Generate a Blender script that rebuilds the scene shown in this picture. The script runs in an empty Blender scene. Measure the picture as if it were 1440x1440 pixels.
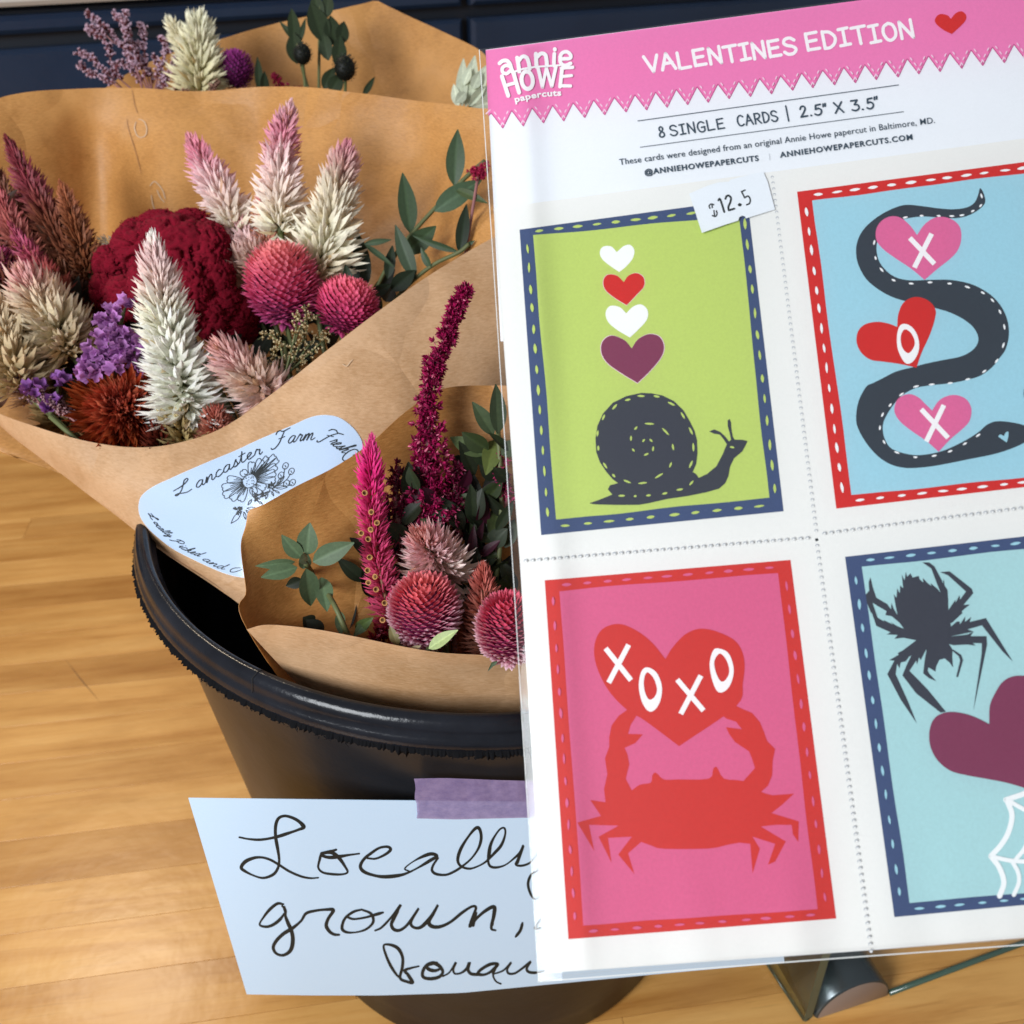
import bpy, bmesh, math, random
import numpy as np
from mathutils import Vector, Matrix, noise
from mathutils.geometry import tessellate_polygon
from mathutils.bvhtree import BVHTree

random.seed(7)
rng = np.random.default_rng(11)
scene = bpy.context.scene
COL = scene.collection
R = math.radians

# ------------------------------------------------------------------ camera, light, exposure
PITCH = R(33.77)
CAMH = 0.4767
cam_data = bpy.data.cameras.new("camera")
cam = bpy.data.objects.new("camera", cam_data)
COL.objects.link(cam)
cam.location = (0, 0, CAMH)
cam.rotation_euler = (math.pi / 2 - PITCH, 0, 0)
cam_data.sensor_width = 36
cam_data.lens = 36
cam_data.clip_start = 0.01
cam_data.clip_end = 30
cam_data.dof.use_dof = True
cam_data.dof.focus_distance = 0.30
cam_data.dof.aperture_fstop = 27
scene.camera = cam

world = bpy.data.worlds.new("World")
scene.world = world
world.use_nodes = True
bg = world.node_tree.nodes["Background"]
bg.inputs[0].default_value = (0.88, 0.92, 1.0, 1)
bg.inputs[1].default_value = 0.30


def area(name, loc, target, sx, sy, power, col):
    l = bpy.data.lights.new(name, 'AREA')
    l.shape = 'RECTANGLE'
    l.size, l.size_y = sx, sy
    l.energy = power
    l.color = col
    o = bpy.data.objects.new(name, l)
    COL.objects.link(o)
    o.location = loc
    d = Vector(target) - Vector(loc)
    o.rotation_euler = d.to_track_quat('-Z', 'Y').to_euler()
    return o


area("window_light", (-0.85, -0.72, 0.86), (0.0, 0.38, 0.2), 0.60, 0.55, 26.0, (0.92, 0.96, 1.0))
area("ceiling_lamp_light", (-0.737, 1.14, 1.42), (-0.185, 0.286, 0.0), 0.15, 0.15, 5.5, (1.0, 0.82, 0.60))
scene.view_settings.view_transform = 'Standard'
scene.view_settings.look = 'None'
scene.view_settings.exposure = 0.0
scene.view_settings.gamma = 1.0

# ------------------------------------------------------------------ picture <-> place
C0 = np.array([0, 0, CAMH])
RX = np.array([1.0, 0, 0])
DN = np.array([0, -math.sin(PITCH), -math.cos(PITCH)])
FW = np.array([0, math.cos(PITCH), -math.sin(PITCH)])


def ray(x, y):
    return (x - 720) / 1440 * RX + (y - 720) / 1440 * DN + FW


def cp(x, y, z):
    return C0 + z * ray(x, y)


class Plane:
    """n.X = d with n pointing towards the camera"""
    def __init__(s, p, n):
        s.n = np.array(n, float) / np.linalg.norm(n)
        s.d = float(s.n @ np.array(p))

    def at(s, x, y, off=0.0):
        r = ray(x, y)
        t = (s.d + off - s.n @ C0) / (s.n @ r)
        return C0 + t * r


TABLE = Plane((0, 0, 0), (0, 0, 1))
_n = -(0.09 * RX + 0.187 * DN + 0.978 * FW)
SHEET = Plane(C0 - _n / np.linalg.norm(_n) * 0.2273, _n)


def s2l(c):
    c = c / 255.0
    return c / 12.92 if c <= 0.04045 else ((c + 0.055) / 1.055) ** 2.4


def rgb(r, g, b, k=1.0):
    return (s2l(r) * k, s2l(g) * k, s2l(b) * k, 1)


# ------------------------------------------------------------------ objects
def tag(o, label=None, cat=None, group=None, kind=None):
    for k, v in (('label', label), ('category', cat), ('group', group), ('kind', kind)):
        if v:
            o[k] = v
    return o


def root(name, loc, label, cat, group=None):
    o = bpy.data.objects.new(name, None)
    o.empty_display_size = 0.01
    o.location = tuple(float(v) for v in loc)
    COL.objects.link(o)
    return tag(o, label, cat, group)


def wloc(o):
    v = Vector((0, 0, 0))
    while o:
        v += Vector(o.location)
        o = o.parent
    return v


def mesh(name, verts, faces, mat, parent=None, smooth=False, cols=None, loc=None, mats=None, fm=None):
    """one mesh object from world-space points"""
    verts = np.asarray(verts, float)
    if parent is None:
        base = np.array(loc if loc is not None else (verts.min(0) + verts.max(0)) / 2 * [1, 1, 0] + [0, 0, verts[:, 2].min()])
        o_loc = base
    else:
        o_loc = np.zeros(3)
        base = np.array(wloc(parent))
    me = bpy.data.meshes.new(name)
    me.from_pydata((verts - base).tolist(), [], [tuple(int(i) for i in f) for f in faces])
    if cols is not None:
        a = me.color_attributes.new("Col", 'FLOAT_COLOR', 'POINT')
        c = np.ones((len(verts), 4), np.float32)
        c[:, :3] = np.asarray(cols)[:, :3]
        a.data.foreach_set('color', c.ravel())
    if smooth:
        me.polygons.foreach_set('use_smooth', [True] * len(me.polygons))
    for m in (mats or [mat]):
        me.materials.append(m)
    if fm is not None:
        me.polygons.foreach_set('material_index', fm)
    me.update()
    o = bpy.data.objects.new(name, me)
    o.location = tuple(float(v) for v in o_loc)
    COL.objects.link(o)
    if parent is not None:
        o.parent = parent
    return o


# ------------------------------------------------------------------ materials
def newmat(name):
    m = bpy.data.materials.new(name)
    m.use_nodes = True
    nt = m.node_tree
    b = nt.nodes["Principled BSDF"]
    return m, nt, b


def N(nt, t, **kw):
    n = nt.nodes.new(t)
    for k, v in kw.items():
        setattr(n, k, v)
    return n


def noise_node(nt, scale, detail=4, rough=0.5, vec=None):
    n = N(nt, 'ShaderNodeTexNoise')
    n.inputs['Scale'].default_value = scale
    n.inputs['Detail'].default_value = detail
    n.inputs['Roughness'].default_value = rough
    if vec is not None:
        nt.links.new(vec, n.inputs['Vector'])
    return n


def coords(nt, scale=(1, 1, 1), rot=(0, 0, 0), out='Object'):
    tc = N(nt, 'ShaderNodeTexCoord')
    mp = N(nt, 'ShaderNodeMapping')
    mp.inputs['Scale'].default_value = scale
    mp.inputs['Rotation'].default_value = rot
    nt.links.new(tc.outputs[out], mp.inputs[0])
    return mp.outputs[0]


def ramp(nt, fac, stops):
    r = N(nt, 'ShaderNodeValToRGB')
    el = r.color_ramp.elements
    while len(el) < len(stops):
        el.new(0.5)
    for e, (p, c) in zip(el, stops):
        e.position = p
        e.color = c
    nt.links.new(fac, r.inputs[0])
    return r.outputs[0]


def bump(nt, b, h, dist, strength=1.0):
    n = N(nt, 'ShaderNodeBump')
    n.inputs['Distance'].default_value = dist
    n.inputs['Strength'].default_value = strength
    nt.links.new(h, n.inputs['Height'])
    nt.links.new(n.outputs[0], b.inputs['Normal'])


def ink(name, c, rough=0.5, var=0.05, spec=0.35):
    """flat print on paper: even colour with a hint of paper tooth"""
    m, nt, b = newmat(name)
    v = coords(nt)
    n = noise_node(nt, 1500, 3, 0.6, v)
    k0 = tuple(x * (1 - var) for x in c[:3]) + (1,)
    k1 = tuple(min(1, x * (1 + var)) for x in c[:3]) + (1,)
    nt.links.new(ramp(nt, n.outputs[0], [(0.3, k0), (0.7, k1)]), b.inputs['Base Color'])
    b.inputs['Roughness'].default_value = rough
    b.inputs['Specular IOR Level'].default_value = spec
    bump(nt, b, n.outputs[0], 0.00002)
    return m


def petal_mat(name, trans=0.3, rough=0.55, hue_noise=0.12, sheen=0.0):
    """colour from the mesh's own petal colours, thin and slightly translucent"""
    m, nt, b = newmat(name)
    at = N(nt, 'ShaderNodeAttribute', attribute_name="Col")
    n = noise_node(nt, 900, 3, 0.6, coords(nt))
    hsv = N(nt, 'ShaderNodeHueSaturation')
    mr = N(nt, 'ShaderNodeMapRange')
    mr.inputs[3].default_value = 1 - hue_noise
    mr.inputs[4].default_value = 1 + hue_noise
    mr.inputs[1].default_value = 0.3
    mr.inputs[2].default_value = 0.7
    nt.links.new(n.outputs[0], mr.inputs[0])
    nt.links.new(mr.outputs[0], hsv.inputs['Value'])
    nt.links.new(at.outputs[0], hsv.inputs['Color'])
    nt.links.new(hsv.outputs[0], b.inputs['Base Color'])
    b.inputs['Roughness'].default_value = rough
    b.inputs['Specular IOR Level'].default_value = 0.3
    if sheen:
        b.inputs['Sheen Weight'].default_value = sheen
        b.inputs['Sheen Roughness'].default_value = 0.5
        b.inputs['Sheen Tint'].default_value = (1, 0.3, 0.4, 1)
    if trans > 0:
        t = N(nt, 'ShaderNodeBsdfTranslucent')
        nt.links.new(hsv.outputs[0], t.inputs[0])
        mx = N(nt, 'ShaderNodeMixShader')
        mx.inputs[0].default_value = trans
        nt.links.new(b.outputs[0], mx.inputs[1])
        nt.links.new(t.outputs[0], mx.inputs[2])
        nt.links.new(mx.outputs[0], nt.nodes['Material Output'].inputs[0])
    return m


def kraft_mat(name, c=(0.60, 0.365, 0.190), sc=1.0, bd=0.0105, lo=.80, big=22):
    m, nt, b = newmat(name)
    v = coords(nt, (1, 1, 1))
    n1 = noise_node(nt, big * sc, 6, 0.62, v)
    n2 = noise_node(nt, 420 * sc, 4, 0.7, coords(nt, (1, 1, 6)))
    mix = N(nt, 'ShaderNodeMath', operation='MULTIPLY_ADD')
    mix.inputs[1].default_value = 0.75
    nt.links.new(n2.outputs[0], mix.inputs[0])
    nt.links.new(n1.outputs[0], mix.inputs[2])
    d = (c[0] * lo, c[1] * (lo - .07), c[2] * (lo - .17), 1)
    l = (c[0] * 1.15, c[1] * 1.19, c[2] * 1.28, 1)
    col = ramp(nt, mix.outputs[0], [(0.66, d), (1.06, l)])
    nt.links.new(col, b.inputs['Base Color'])
    b.inputs['Roughness'].default_value = 0.44
    b.inputs['Specular IOR Level'].default_value = 0.5
    n3 = noise_node(nt, 9, 3, 0.5, v)
    w = noise_node(nt, 34, 2, 0.5, v)
    add = N(nt, 'ShaderNodeMath', operation='MULTIPLY_ADD')
    add.inputs[1].default_value = 0.02
    nt.links.new(n2.outputs[0], add.inputs[0])
    nt.links.new(n3.outputs[0], add.inputs[2])
    add2 = N(nt, 'ShaderNodeMath', operation='MULTIPLY_ADD')
    add2.inputs[1].default_value = 0.22
    nt.links.new(w.outputs[0], add2.inputs[0])
    nt.links.new(add.outputs[0], add2.inputs[2])
    vo = N(nt, 'ShaderNodeTexVoronoi', feature='DISTANCE_TO_EDGE')
    vo.inputs['Scale'].default_value = 13
    wv = N(nt, 'ShaderNodeVectorMath', operation='ADD')
    sc_ = N(nt, 'ShaderNodeVectorMath', operation='SCALE')
    sc_.inputs['Scale'].default_value = 0.05
    nz = noise_node(nt, 16, 2, 0.5, v)
    nt.links.new(nz.outputs[1], sc_.inputs[0])
    nt.links.new(v, wv.inputs[0])
    nt.links.new(sc_.outputs[0], wv.inputs[1])
    nt.links.new(wv.outputs[0], vo.inputs['Vector'])
    sm = N(nt, 'ShaderNodeMath', operation='SMOOTH_MIN')
    sm.inputs[1].default_value = 0.10
    sm.inputs[2].default_value = 0.08
    nt.links.new(vo.outputs[0], sm.inputs[0])
    add3 = N(nt, 'ShaderNodeMath', operation='MULTIPLY_ADD')
    add3.inputs[1].default_value = 0.9
    nt.links.new(sm.outputs[0], add3.inputs[0])
    nt.links.new(add2.outputs[0], add3.inputs[2])
    bump(nt, b, add3.outputs[0], bd, 0.7)
    t = N(nt, 'ShaderNodeBsdfTranslucent')
    t.inputs[0].default_value = (0.70, 0.32, 0.07, 1)
    mx = N(nt, 'ShaderNodeMixShader')
    mx.inputs[0].default_value = 0.16
    nt.links.new(b.outputs[0], mx.inputs[1])
    nt.links.new(t.outputs[0], mx.inputs[2])
    nt.links.new(mx.outputs[0], nt.nodes['Material Output'].inputs[0])
    return m


def plain(name, c, rough=0.5, metal=0.0, spec=0.5, bscale=None, bdist=0.0001, var=0.0, vscale=60):
    m, nt, b = newmat(name)
    b.inputs['Base Color'].default_value = c if len(c) == 4 else tuple(c) + (1,)
    b.inputs['Roughness'].default_value = rough
    b.inputs['Metallic'].default_value = metal
    b.inputs['Specular IOR Level'].default_value = spec
    if var:
        n = noise_node(nt, vscale, 5, 0.6, coords(nt))
        nt.links.new(ramp(nt, n.outputs[0], [(0.3, tuple(x * (1 - var) for x in c[:3]) + (1,)),
                                            (0.7, tuple(min(1, x * (1 + var)) for x in c[:3]) + (1,))]), b.inputs['Base Color'])
    if bscale:
        n = noise_node(nt, bscale, 4, 0.6, coords(nt))
        bump(nt, b, n.outputs[0], bdist)
    return m


def film_mat(name, ior=1.45, tint=(0.985, 0.985, 0.98), rough=0.03, strength=1.0):
    m = bpy.data.materials.new(name)
    m.use_nodes = True
    nt = m.node_tree
    nt.nodes.remove(nt.nodes["Principled BSDF"])
    tr = N(nt, 'ShaderNodeBsdfTransparent')
    tr.inputs[0].default_value = tint + (1,)
    gl = N(nt, 'ShaderNodeBsdfGlossy')
    gl.inputs['Roughness'].default_value = rough
    fr = N(nt, 'ShaderNodeFresnel')
    fr.inputs[0].default_value = ior
    mu = N(nt, 'ShaderNodeMath', operation='MULTIPLY')
    mu.inputs[1].default_value = strength
    nt.links.new(fr.outputs[0], mu.inputs[0])
    mx = N(nt, 'ShaderNodeMixShader')
    nt.links.new(mu.outputs[0], mx.inputs[0])
    nt.links.new(tr.outputs[0], mx.inputs[1])
    nt.links.new(gl.outputs[0], mx.inputs[2])
    df = N(nt, 'ShaderNodeBsdfDiffuse')
    df.inputs[0].default_value = (0.8, 0.82, 0.8, 1)
    m2 = N(nt, 'ShaderNodeMixShader')
    m2.inputs[0].default_value = 0.012
    nt.links.new(mx.outputs[0], m2.inputs[1])
    nt.links.new(df.outputs[0], m2.inputs[2])
    nt.links.new(m2.outputs[0], nt.nodes['Material Output'].inputs[0])
    n = noise_node(nt, 14, 2, 0.5, coords(nt))
    bp = N(nt, 'ShaderNodeBump')
    bp.inputs['Distance'].default_value = 0.0012
    nt.links.new(n.outputs[0], bp.inputs['Height'])
    nt.links.new(bp.outputs[0], gl.inputs['Normal'])
    return m


W = rgb(244, 246, 250, 0.92)
M_white = ink("white_card", rgb(244, 243, 239, 0.90), 0.5, 0.012)
M_header = ink("header_card_white", rgb(243, 246, 251, 0.92), 0.5, 0.012)
M_cut = ink("white_print", rgb(252, 252, 252, 0.92), 0.5, 0.0)
M_pink = ink("pink_band_print", rgb(243, 128, 186, 0.9), 0.48, 0.03)
M_pinkdk = ink("pink_edge_print", rgb(200, 80, 140, 0.9), 0.48, 0.03)
M_pinklt = ink("pale_stitch_print", rgb(252, 215, 236, 0.9), 0.48, 0.0)
M_red = ink("red_print", rgb(216, 34, 32, 0.88), 0.48, 0.04)
M_navy = ink("navy_print", rgb(62, 80, 122, 0.86), 0.48, 0.04)
M_green = ink("lime_print", rgb(197, 217, 112, 0.88), 0.5, 0.035)
M_slate = ink("slate_print", rgb(57, 60, 73, 0.85), 0.5, 0.05)
M_slate2 = ink("cool_slate_print", rgb(50, 59, 70, 0.85), 0.5, 0.05)
M_maroon = ink("maroon_print", rgb(134, 54, 88, 0.86), 0.48, 0.04)
M_sky = ink("pale_blue_print", rgb(164, 214, 230, 0.9), 0.5, 0.035)
M_aqua = ink("aqua_print", rgb(176, 218, 221, 0.9), 0.5, 0.035)
M_heartpink = ink("rose_heart_print", rgb(231, 106, 158, 0.88), 0.48, 0.04)
M_crabbg = ink("crab_card_pink_print", rgb(226, 98, 144, 0.86), 0.5, 0.04)
M_crabred = ink("coral_red_print", rgb(214, 46, 40, 0.86), 0.5, 0.04)
M_text = ink("dark_text_print", rgb(52, 72, 88, 0.85), 0.5, 0.0)
M_black = ink("black_print", rgb(26, 34, 38, 0.85), 0.5, 0.0)
M_marker = ink("marker_ink", rgb(12, 34, 40, 0.7), 0.6, 0.05)
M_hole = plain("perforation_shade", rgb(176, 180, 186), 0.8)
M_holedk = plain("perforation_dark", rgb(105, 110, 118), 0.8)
M_paper = ink("sign_paper", rgb(197, 225, 251, 0.98), 0.55, 0.01)
M_sticker = ink("sticker_paper", rgb(194, 215, 242, 0.86), 0.16, 0.01, 0.5)
M_tag = ink("price_tag_paper", rgb(240, 245, 251, 0.92), 0.45, 0.015)
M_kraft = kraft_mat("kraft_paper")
M_kraft_bounce = kraft_mat("kraft_paper_bounce_tint", (0.60, 0.285, 0.078), 1.0, 0.015, .70, 12)  # same paper; light bounced inside the wraps is put into its deeper orange
M_film = film_mat("clear_sleeve_film", 1.42, rough=0.02, strength=0.5)
M_seam = plain("sleeve_seam", (0.75, 0.76, 0.74), 0.15)
M_petal = petal_mat("celosia_bracts", 0.16)
M_globe = petal_mat("globe_amaranth_bracts", 0.15)
M_velvet = petal_mat("cockscomb_velvet", 0.0, 0.95, 0.2, 0.0)
M_statice = petal_mat("papery_statice", 0.3, 0.6)
M_leafc = petal_mat("leaf_green", 0.15, 0.5, 0.12)
M_stem = plain("plant_stem", rgb(92, 98, 58), 0.6, var=0.2)
M_stemr = plain("reddish_stem", rgb(150, 100, 100), 0.6, var=0.2)

# ------------------------------------------------------------------ setting: table, cabinet, floor
def wood_mat():
    m, nt, b = newmat("maple_stave_wood")
    oi = N(nt, 'ShaderNodeObjectInfo')
    tc = N(nt, 'ShaderNodeTexCoord')
    add = N(nt, 'ShaderNodeVectorMath', operation='ADD')
    sc = N(nt, 'ShaderNodeVectorMath', operation='SCALE')
    comb = N(nt, 'ShaderNodeCombineXYZ')
    for k in range(3):
        nt.links.new(oi.outputs['Random'], comb.inputs[k])
    nt.links.new(comb.outputs[0], sc.inputs[0])
    sc.inputs['Scale'].default_value = 37.0
    nt.links.new(tc.outputs['Object'], add.inputs[0])
    nt.links.new(sc.outputs[0], add.inputs[1])
    mp = N(nt, 'ShaderNodeMapping')
    mp.inputs['Scale'].default_value = (4, 60, 60)
    nt.links.new(add.outputs[0], mp.inputs[0])
    grain = noise_node(nt, 1.0, 6, 0.65, mp.outputs[0])
    grain.inputs['Distortion'].default_value = 0.5
    mp2 = N(nt, 'ShaderNodeMapping')
    mp2.inputs['Scale'].default_value = (5, 16, 16)
    nt.links.new(add.outputs[0], mp2.inputs[0])
    blot = noise_node(nt, 1.6, 5, 0.6, mp2.outputs[0])
    mp3 = N(nt, 'ShaderNodeMapping')
    mp3.inputs['Scale'].default_value = (30, 500, 500)
    nt.links.new(add.outputs[0], mp3.inputs[0])
    pores = noise_node(nt, 1.0, 3, 0.6, mp3.outputs[0])
    c1 = ramp(nt, grain.outputs[0], [(0.28, (0.60, 0.275, 0.068, 1)), (0.5, (0.77, 0.405, 0.12, 1)), (0.72, (0.88, 0.51, 0.175, 1))])
    c2 = ramp(nt, blot.outputs[0], [(0.3, (0.70, 0.62, 0.52, 1)), (0.6, (1, 1, 1, 1))])
    c3 = ramp(nt, oi.outputs['Random'], [(0.0, (0.74, 0.66, 0.56, 1)), (0.35, (0.96, 0.93, 0.88, 1)), (0.7, (1.04, 1.03, 1.0, 1)), (1.0, (0.84, 0.77, 0.66, 1))])
    c4 = ramp(nt, pores.outputs[0], [(0.30, (0.80, 0.76, 0.72, 1)), (0.42, (1, 1, 1, 1))])
    cur = c1
    for c, f in ((c2, 0.85), (c3, 1.0), (c4, 0.6)):
        mx = N(nt, 'ShaderNodeMix', data_type='RGBA', blend_type='MULTIPLY')
        mx.inputs[0].default_value = f
        nt.links.new(cur, mx.inputs[6])
        nt.links.new(c, mx.inputs[7])
        cur = mx.outputs[2]
    nt.links.new(cur, b.inputs['Base Color'])
    rr = N(nt, 'ShaderNodeMapRange')
    rr.inputs[3].default_value = 0.20
    rr.inputs[4].default_value = 0.36
    nt.links.new(blot.outputs[0], rr.inputs[0])
    nt.links.new(rr.outputs[0], b.inputs['Roughness'])
    b.inputs['Specular IOR Level'].default_value = 0.45
    wav = noise_node(nt, 45, 3, 0.5, tc.outputs['Object'])
    ad = N(nt, 'ShaderNodeMath', operation='MULTIPLY_ADD')
    ad.inputs[1].default_value = 0.15
    nt.links.new(grain.outputs[0], ad.inputs[0])
    nt.links.new(wav.outputs[0], ad.inputs[2])
    bump(nt, b, ad.outputs[0], 0.00045, 0.8)
    return m


M_wood = wood_mat()
YAW = R(9)
tab = root("butcher_block_table", (0.25, 0.3, -0.045), "honey coloured butcher block table top of glued wooden staves under the bucket", "table")
ux = np.array([math.cos(YAW), math.sin(YAW), 0])
uy = np.array([-math.sin(YAW), math.cos(YAW), 0])
back = TABLE.at(0, 608)
vb = back @ uy
TL = 0.040


def box_pts(lx, ly, lz, b):
    v = []
    for sx in (-1, 1):
        for sy in (-1, 1):
            v += [(sx * lx / 2, sy * ly / 2, -lz), (sx * lx / 2, sy * ly / 2, -b), (sx * (lx / 2 - b), sy * (ly / 2 - b), 0)]
    # order quads: corners c0(-,-) c1(-,+) c2(+,-) c3(+,+)
    i = lambda c, k: c * 3 + k
    ring = [0, 2, 3, 1]
    f = [[i(c, 2) for c in ring], [i(c, 0) for c in ring[::-1]]]
    for a in range(4):
        p, q = ring[a], ring[(a + 1) % 4]
        f.append([i(p, 0), i(q, 0), i(q, 1), i(p, 1)])
        f.append([i(p, 1), i(q, 1), i(q, 2), i(p, 2)])
    return v, f


stave_w = 0.031
row = 0
v = vb
while v > -0.12:
    w = stave_w * (1 + 0.05 * math.sin(row * 2.1))
    u = -1.0 - random.random() * 0.5
    while u < 1.15:
        L = random.uniform(0.32, 0.75)
        if u + L > -0.95:
            vv, ff = box_pts(L - 0.00022, w - 0.00022, TL, 0.00008)
            me = bpy.data.meshes.new("stave")
            me.from_pydata(vv, [], ff)
            me.materials.append(M_wood)
            o = bpy.data.objects.new("stave", me)
            COL.objects.link(o)
            o.parent = tab
            c = ux * (u + L / 2) + uy * (v - w / 2)
            o.location = (c[0] - 0.25, c[1] - 0.3, 0.045)
            o.rotation_euler = (0, 0, YAW)
        u += L
    v -= w
    row += 1

# scratches and dents on the table top
M_scr = plain("worn_varnish_scratch", (0.20, 0.105, 0.045, 1), 0.6)
for (x0, y0, x1, y1, w) in ((90, 925, 143, 990, 0.00022),):
    a, b_ = TABLE.at(x0, y0, 0.0002), TABLE.at(x1, y1, 0.0002)
    d = (b_ - a) / np.linalg.norm(b_ - a)
    s = np.cross(d, [0, 0, 1]) * w
    mid = (a + b_) / 2 + s * 2
    mesh("scratch", [a, mid - s, b_, mid + s], [(0, 1, 2, 3)], M_scr, tab)

M_floor = plain("shop_floor_grey", (0.10, 0.095, 0.09, 1), 0.6, var=0.2, vscale=3)
o = mesh("floor", [(-4, -3, -0.9), (4, -3, -0.9), (4, 4, -0.9), (-4, 4, -0.9)], [(0, 1, 2, 3)], M_floor)
tag(o, kind='structure')

# navy drawer cabinet behind
CY = R(24)
cd = np.array([math.cos(CY), math.sin(CY), 0])
cn = np.array([math.sin(CY), -math.cos(CY), 0])
M_cab = plain("navy_cabinet_paint", (0.015, 0.030, 0.064, 1), 0.28, spec=0.5, bscale=25, bdist=0.0006, var=0.15, vscale=8)
M_cabdk = plain("cabinet_gap", (0.006, 0.009, 0.016, 1), 0.6)
M_counter = plain("pale_counter", (0.62, 0.60, 0.55, 1), 0.4)
CP = Plane((-0.45, 0.98, 0), cn)
O = np.array([-0.45, 0.98, 0]) + cn * (CP.d - cn @ np.array([-0.45, 0.98, 0]))


def cab_uz(x, y):
    p = CP.at(x, y)
    return (p - O) @ cd, p[2]


def cab_box(name, u0, u1, z0, z1, d0, d1, mat, parent, bev=0.004):
    vs = []
    for (dd, k) in ((d0, 0), (d1 - bev, 0), (d1, bev)):
        for (u, z) in ((u0 + k, z0 + k), (u1 - k, z0 + k), (u1 - k, z1 - k), (u0 + k, z1 - k)):
            vs.append(O + cd * u + np.array([0, 0, z]) + cn * dd)
    f = [(0, 1, 5, 4), (1, 2, 6, 5), (2, 3, 7, 6), (3, 0, 4, 7), (4, 5, 9, 8), (5, 6, 10, 9), (6, 7, 11, 10), (7, 4, 8, 11), (8, 9, 10, 11), (3, 2, 1, 0)]
    return mesh(name, vs, f, mat, parent)


cab = root("drawer_cabinet", (O[0] + .3, O[1] + .3, -0.9), "dark navy cabinet with recessed drawer fronts behind the flowers", "cabinet")
uA, zA = cab_uz(0, 60)
uV, zV = cab_uz(655, 60)
_, zT = cab_uz(0, 12)
cab_box("body", -0.6, 2.6, -0.9, zT + 0.0, -0.5, -0.012, M_cabdk, cab)
cab_box("countertop", -0.62, 2.62, zT + 0.002, zT + 0.035, -0.5, 0.012, M_counter, cab)
for (a, b2) in ((-0.6, uV - 0.004), (uV + 0.006, 1.95)):
    cab_box("drawer_front", a, b2, -0.02 + 0.05, zA - 0.006, -0.011, 0.004, M_cab, cab)
    cab_box("drawer_front", a, b2, zA + 0.006, zT - 0.006, -0.011, 0.004, M_cab, cab)
    cab_box("drawer_front", a, b2, -0.30, 0.022, -0.011, 0.004, M_cab, cab)

# ------------------------------------------------------------------ bucket
BC = np.array([-0.0102, 0.3571])
HR, RR, RB = 0.2438, 0.140, 0.0983
M_bucket = plain("black_bucket_plastic", (0.011, 0.0115, 0.014, 1), 0.33, spec=0.32, bscale=120, bdist=0.00012, var=0.3, vscale=30)
M_burr = plain("torn_plastic_edge", (0.006, 0.006, 0.007, 1), 0.85, spec=0.08)
M_rim = plain("scuffed_black_rim", (0.010, 0.011, 0.015, 1), 0.20, spec=0.26, bscale=260, bdist=0.00015, var=0.35, vscale=60)


def lathe(prof, n=192, wob=None):
    vs, fs = [], []
    for k in range(n):
        a = 2 * math.pi * k / n
        for j, (r, z) in enumerate(prof):
            rr = r + (wob(j, k, n) if wob else 0)
            vs.append((BC[0] + rr * math.cos(a), BC[1] + rr * math.sin(a), z))
    m = len(prof)
    for k in range(n):
        k2 = (k + 1) % n
        for j in range(m - 1):
            fs.append((k * m + j, k2 * m + j, k2 * m + j + 1, k * m + j + 1))
    return vs, fs


bk = root("flower_bucket", (BC[0], BC[1], 0), "black plastic flower bucket with a ragged moulded rim holding the wrapped bouquets", "bucket")
vs, fs = lathe([(0.0, 0.0), (RB - .004, 0.0), (RB, 0.003), (RB + 0.0005, 0.02), (0.118, 0.13), (0.1325, HR - 0.009), (0.1335, HR + .001)])
mesh("wall", vs, fs, M_bucket, bk, True)
vs, fs = lathe([(0.0, 0.004), (RB - .006, 0.004), (0.116, 0.13), (0.1300, HR - 0.010), (0.1312, HR + 0.0030)])
mesh("inner_wall", vs, fs, M_bucket, bk, True)
vs, fs = lathe([(0.1338, HR - .0002), (0.1388, HR - .0010), (0.1400, HR), (0.1405, HR + .0022), (0.1398, HR + .0046), (0.1390, HR + .0054), (0.1391, HR + .0074), (0.1380, HR + .0100),
                (0.1362, HR + .0113), (0.1345, HR + .0113), (0.1334, HR + .0100), (0.1330, HR + .0074), (0.1318, HR + .0066), (0.1314, HR + .0030), (0.1306, HR - .004)])
mesh("rim", vs, fs, M_rim, bk, True)
# torn moulding flash along the drip edge
vs, fs = [], []
nb = 1500
hh = [0.0003 + 0.0009 * abs(noise.noise(Vector((k * 0.11, 3.1, 0)))) * 2 + 0.0011 * max(0, noise.noise(Vector((k * 0.035, 9.1, 0)))) * random.random() for k in range(nb)]
for k in range(nb):
    a = 2 * math.pi * k / nb
    j = random.uniform(-.0004, .0006)
    h = hh[k] * (1 + .5 * noise.noise(Vector((k * .45, 0, 7)))) * random.uniform(.85, 1.15)
    ca, sa = math.cos(a), math.sin(a)
    for (r, z) in ((0.1398, HR + .0012), (0.1412 + j, HR - .0002), (0.1411 + j * 1.5, HR - h), (0.1400, HR - h * 0.6)):
        vs.append((BC[0] + r * ca, BC[1] + r * sa, z))
for k in range(nb):
    k2 = (k + 1) % nb
    for j in range(4):
        j2 = (j + 1) % 4
        fs.append((k * 4 + j, k2 * 4 + j, k2 * 4 + j2, k * 4 + j2))
mesh("torn_edge", vs, fs, M_burr, bk)
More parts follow.
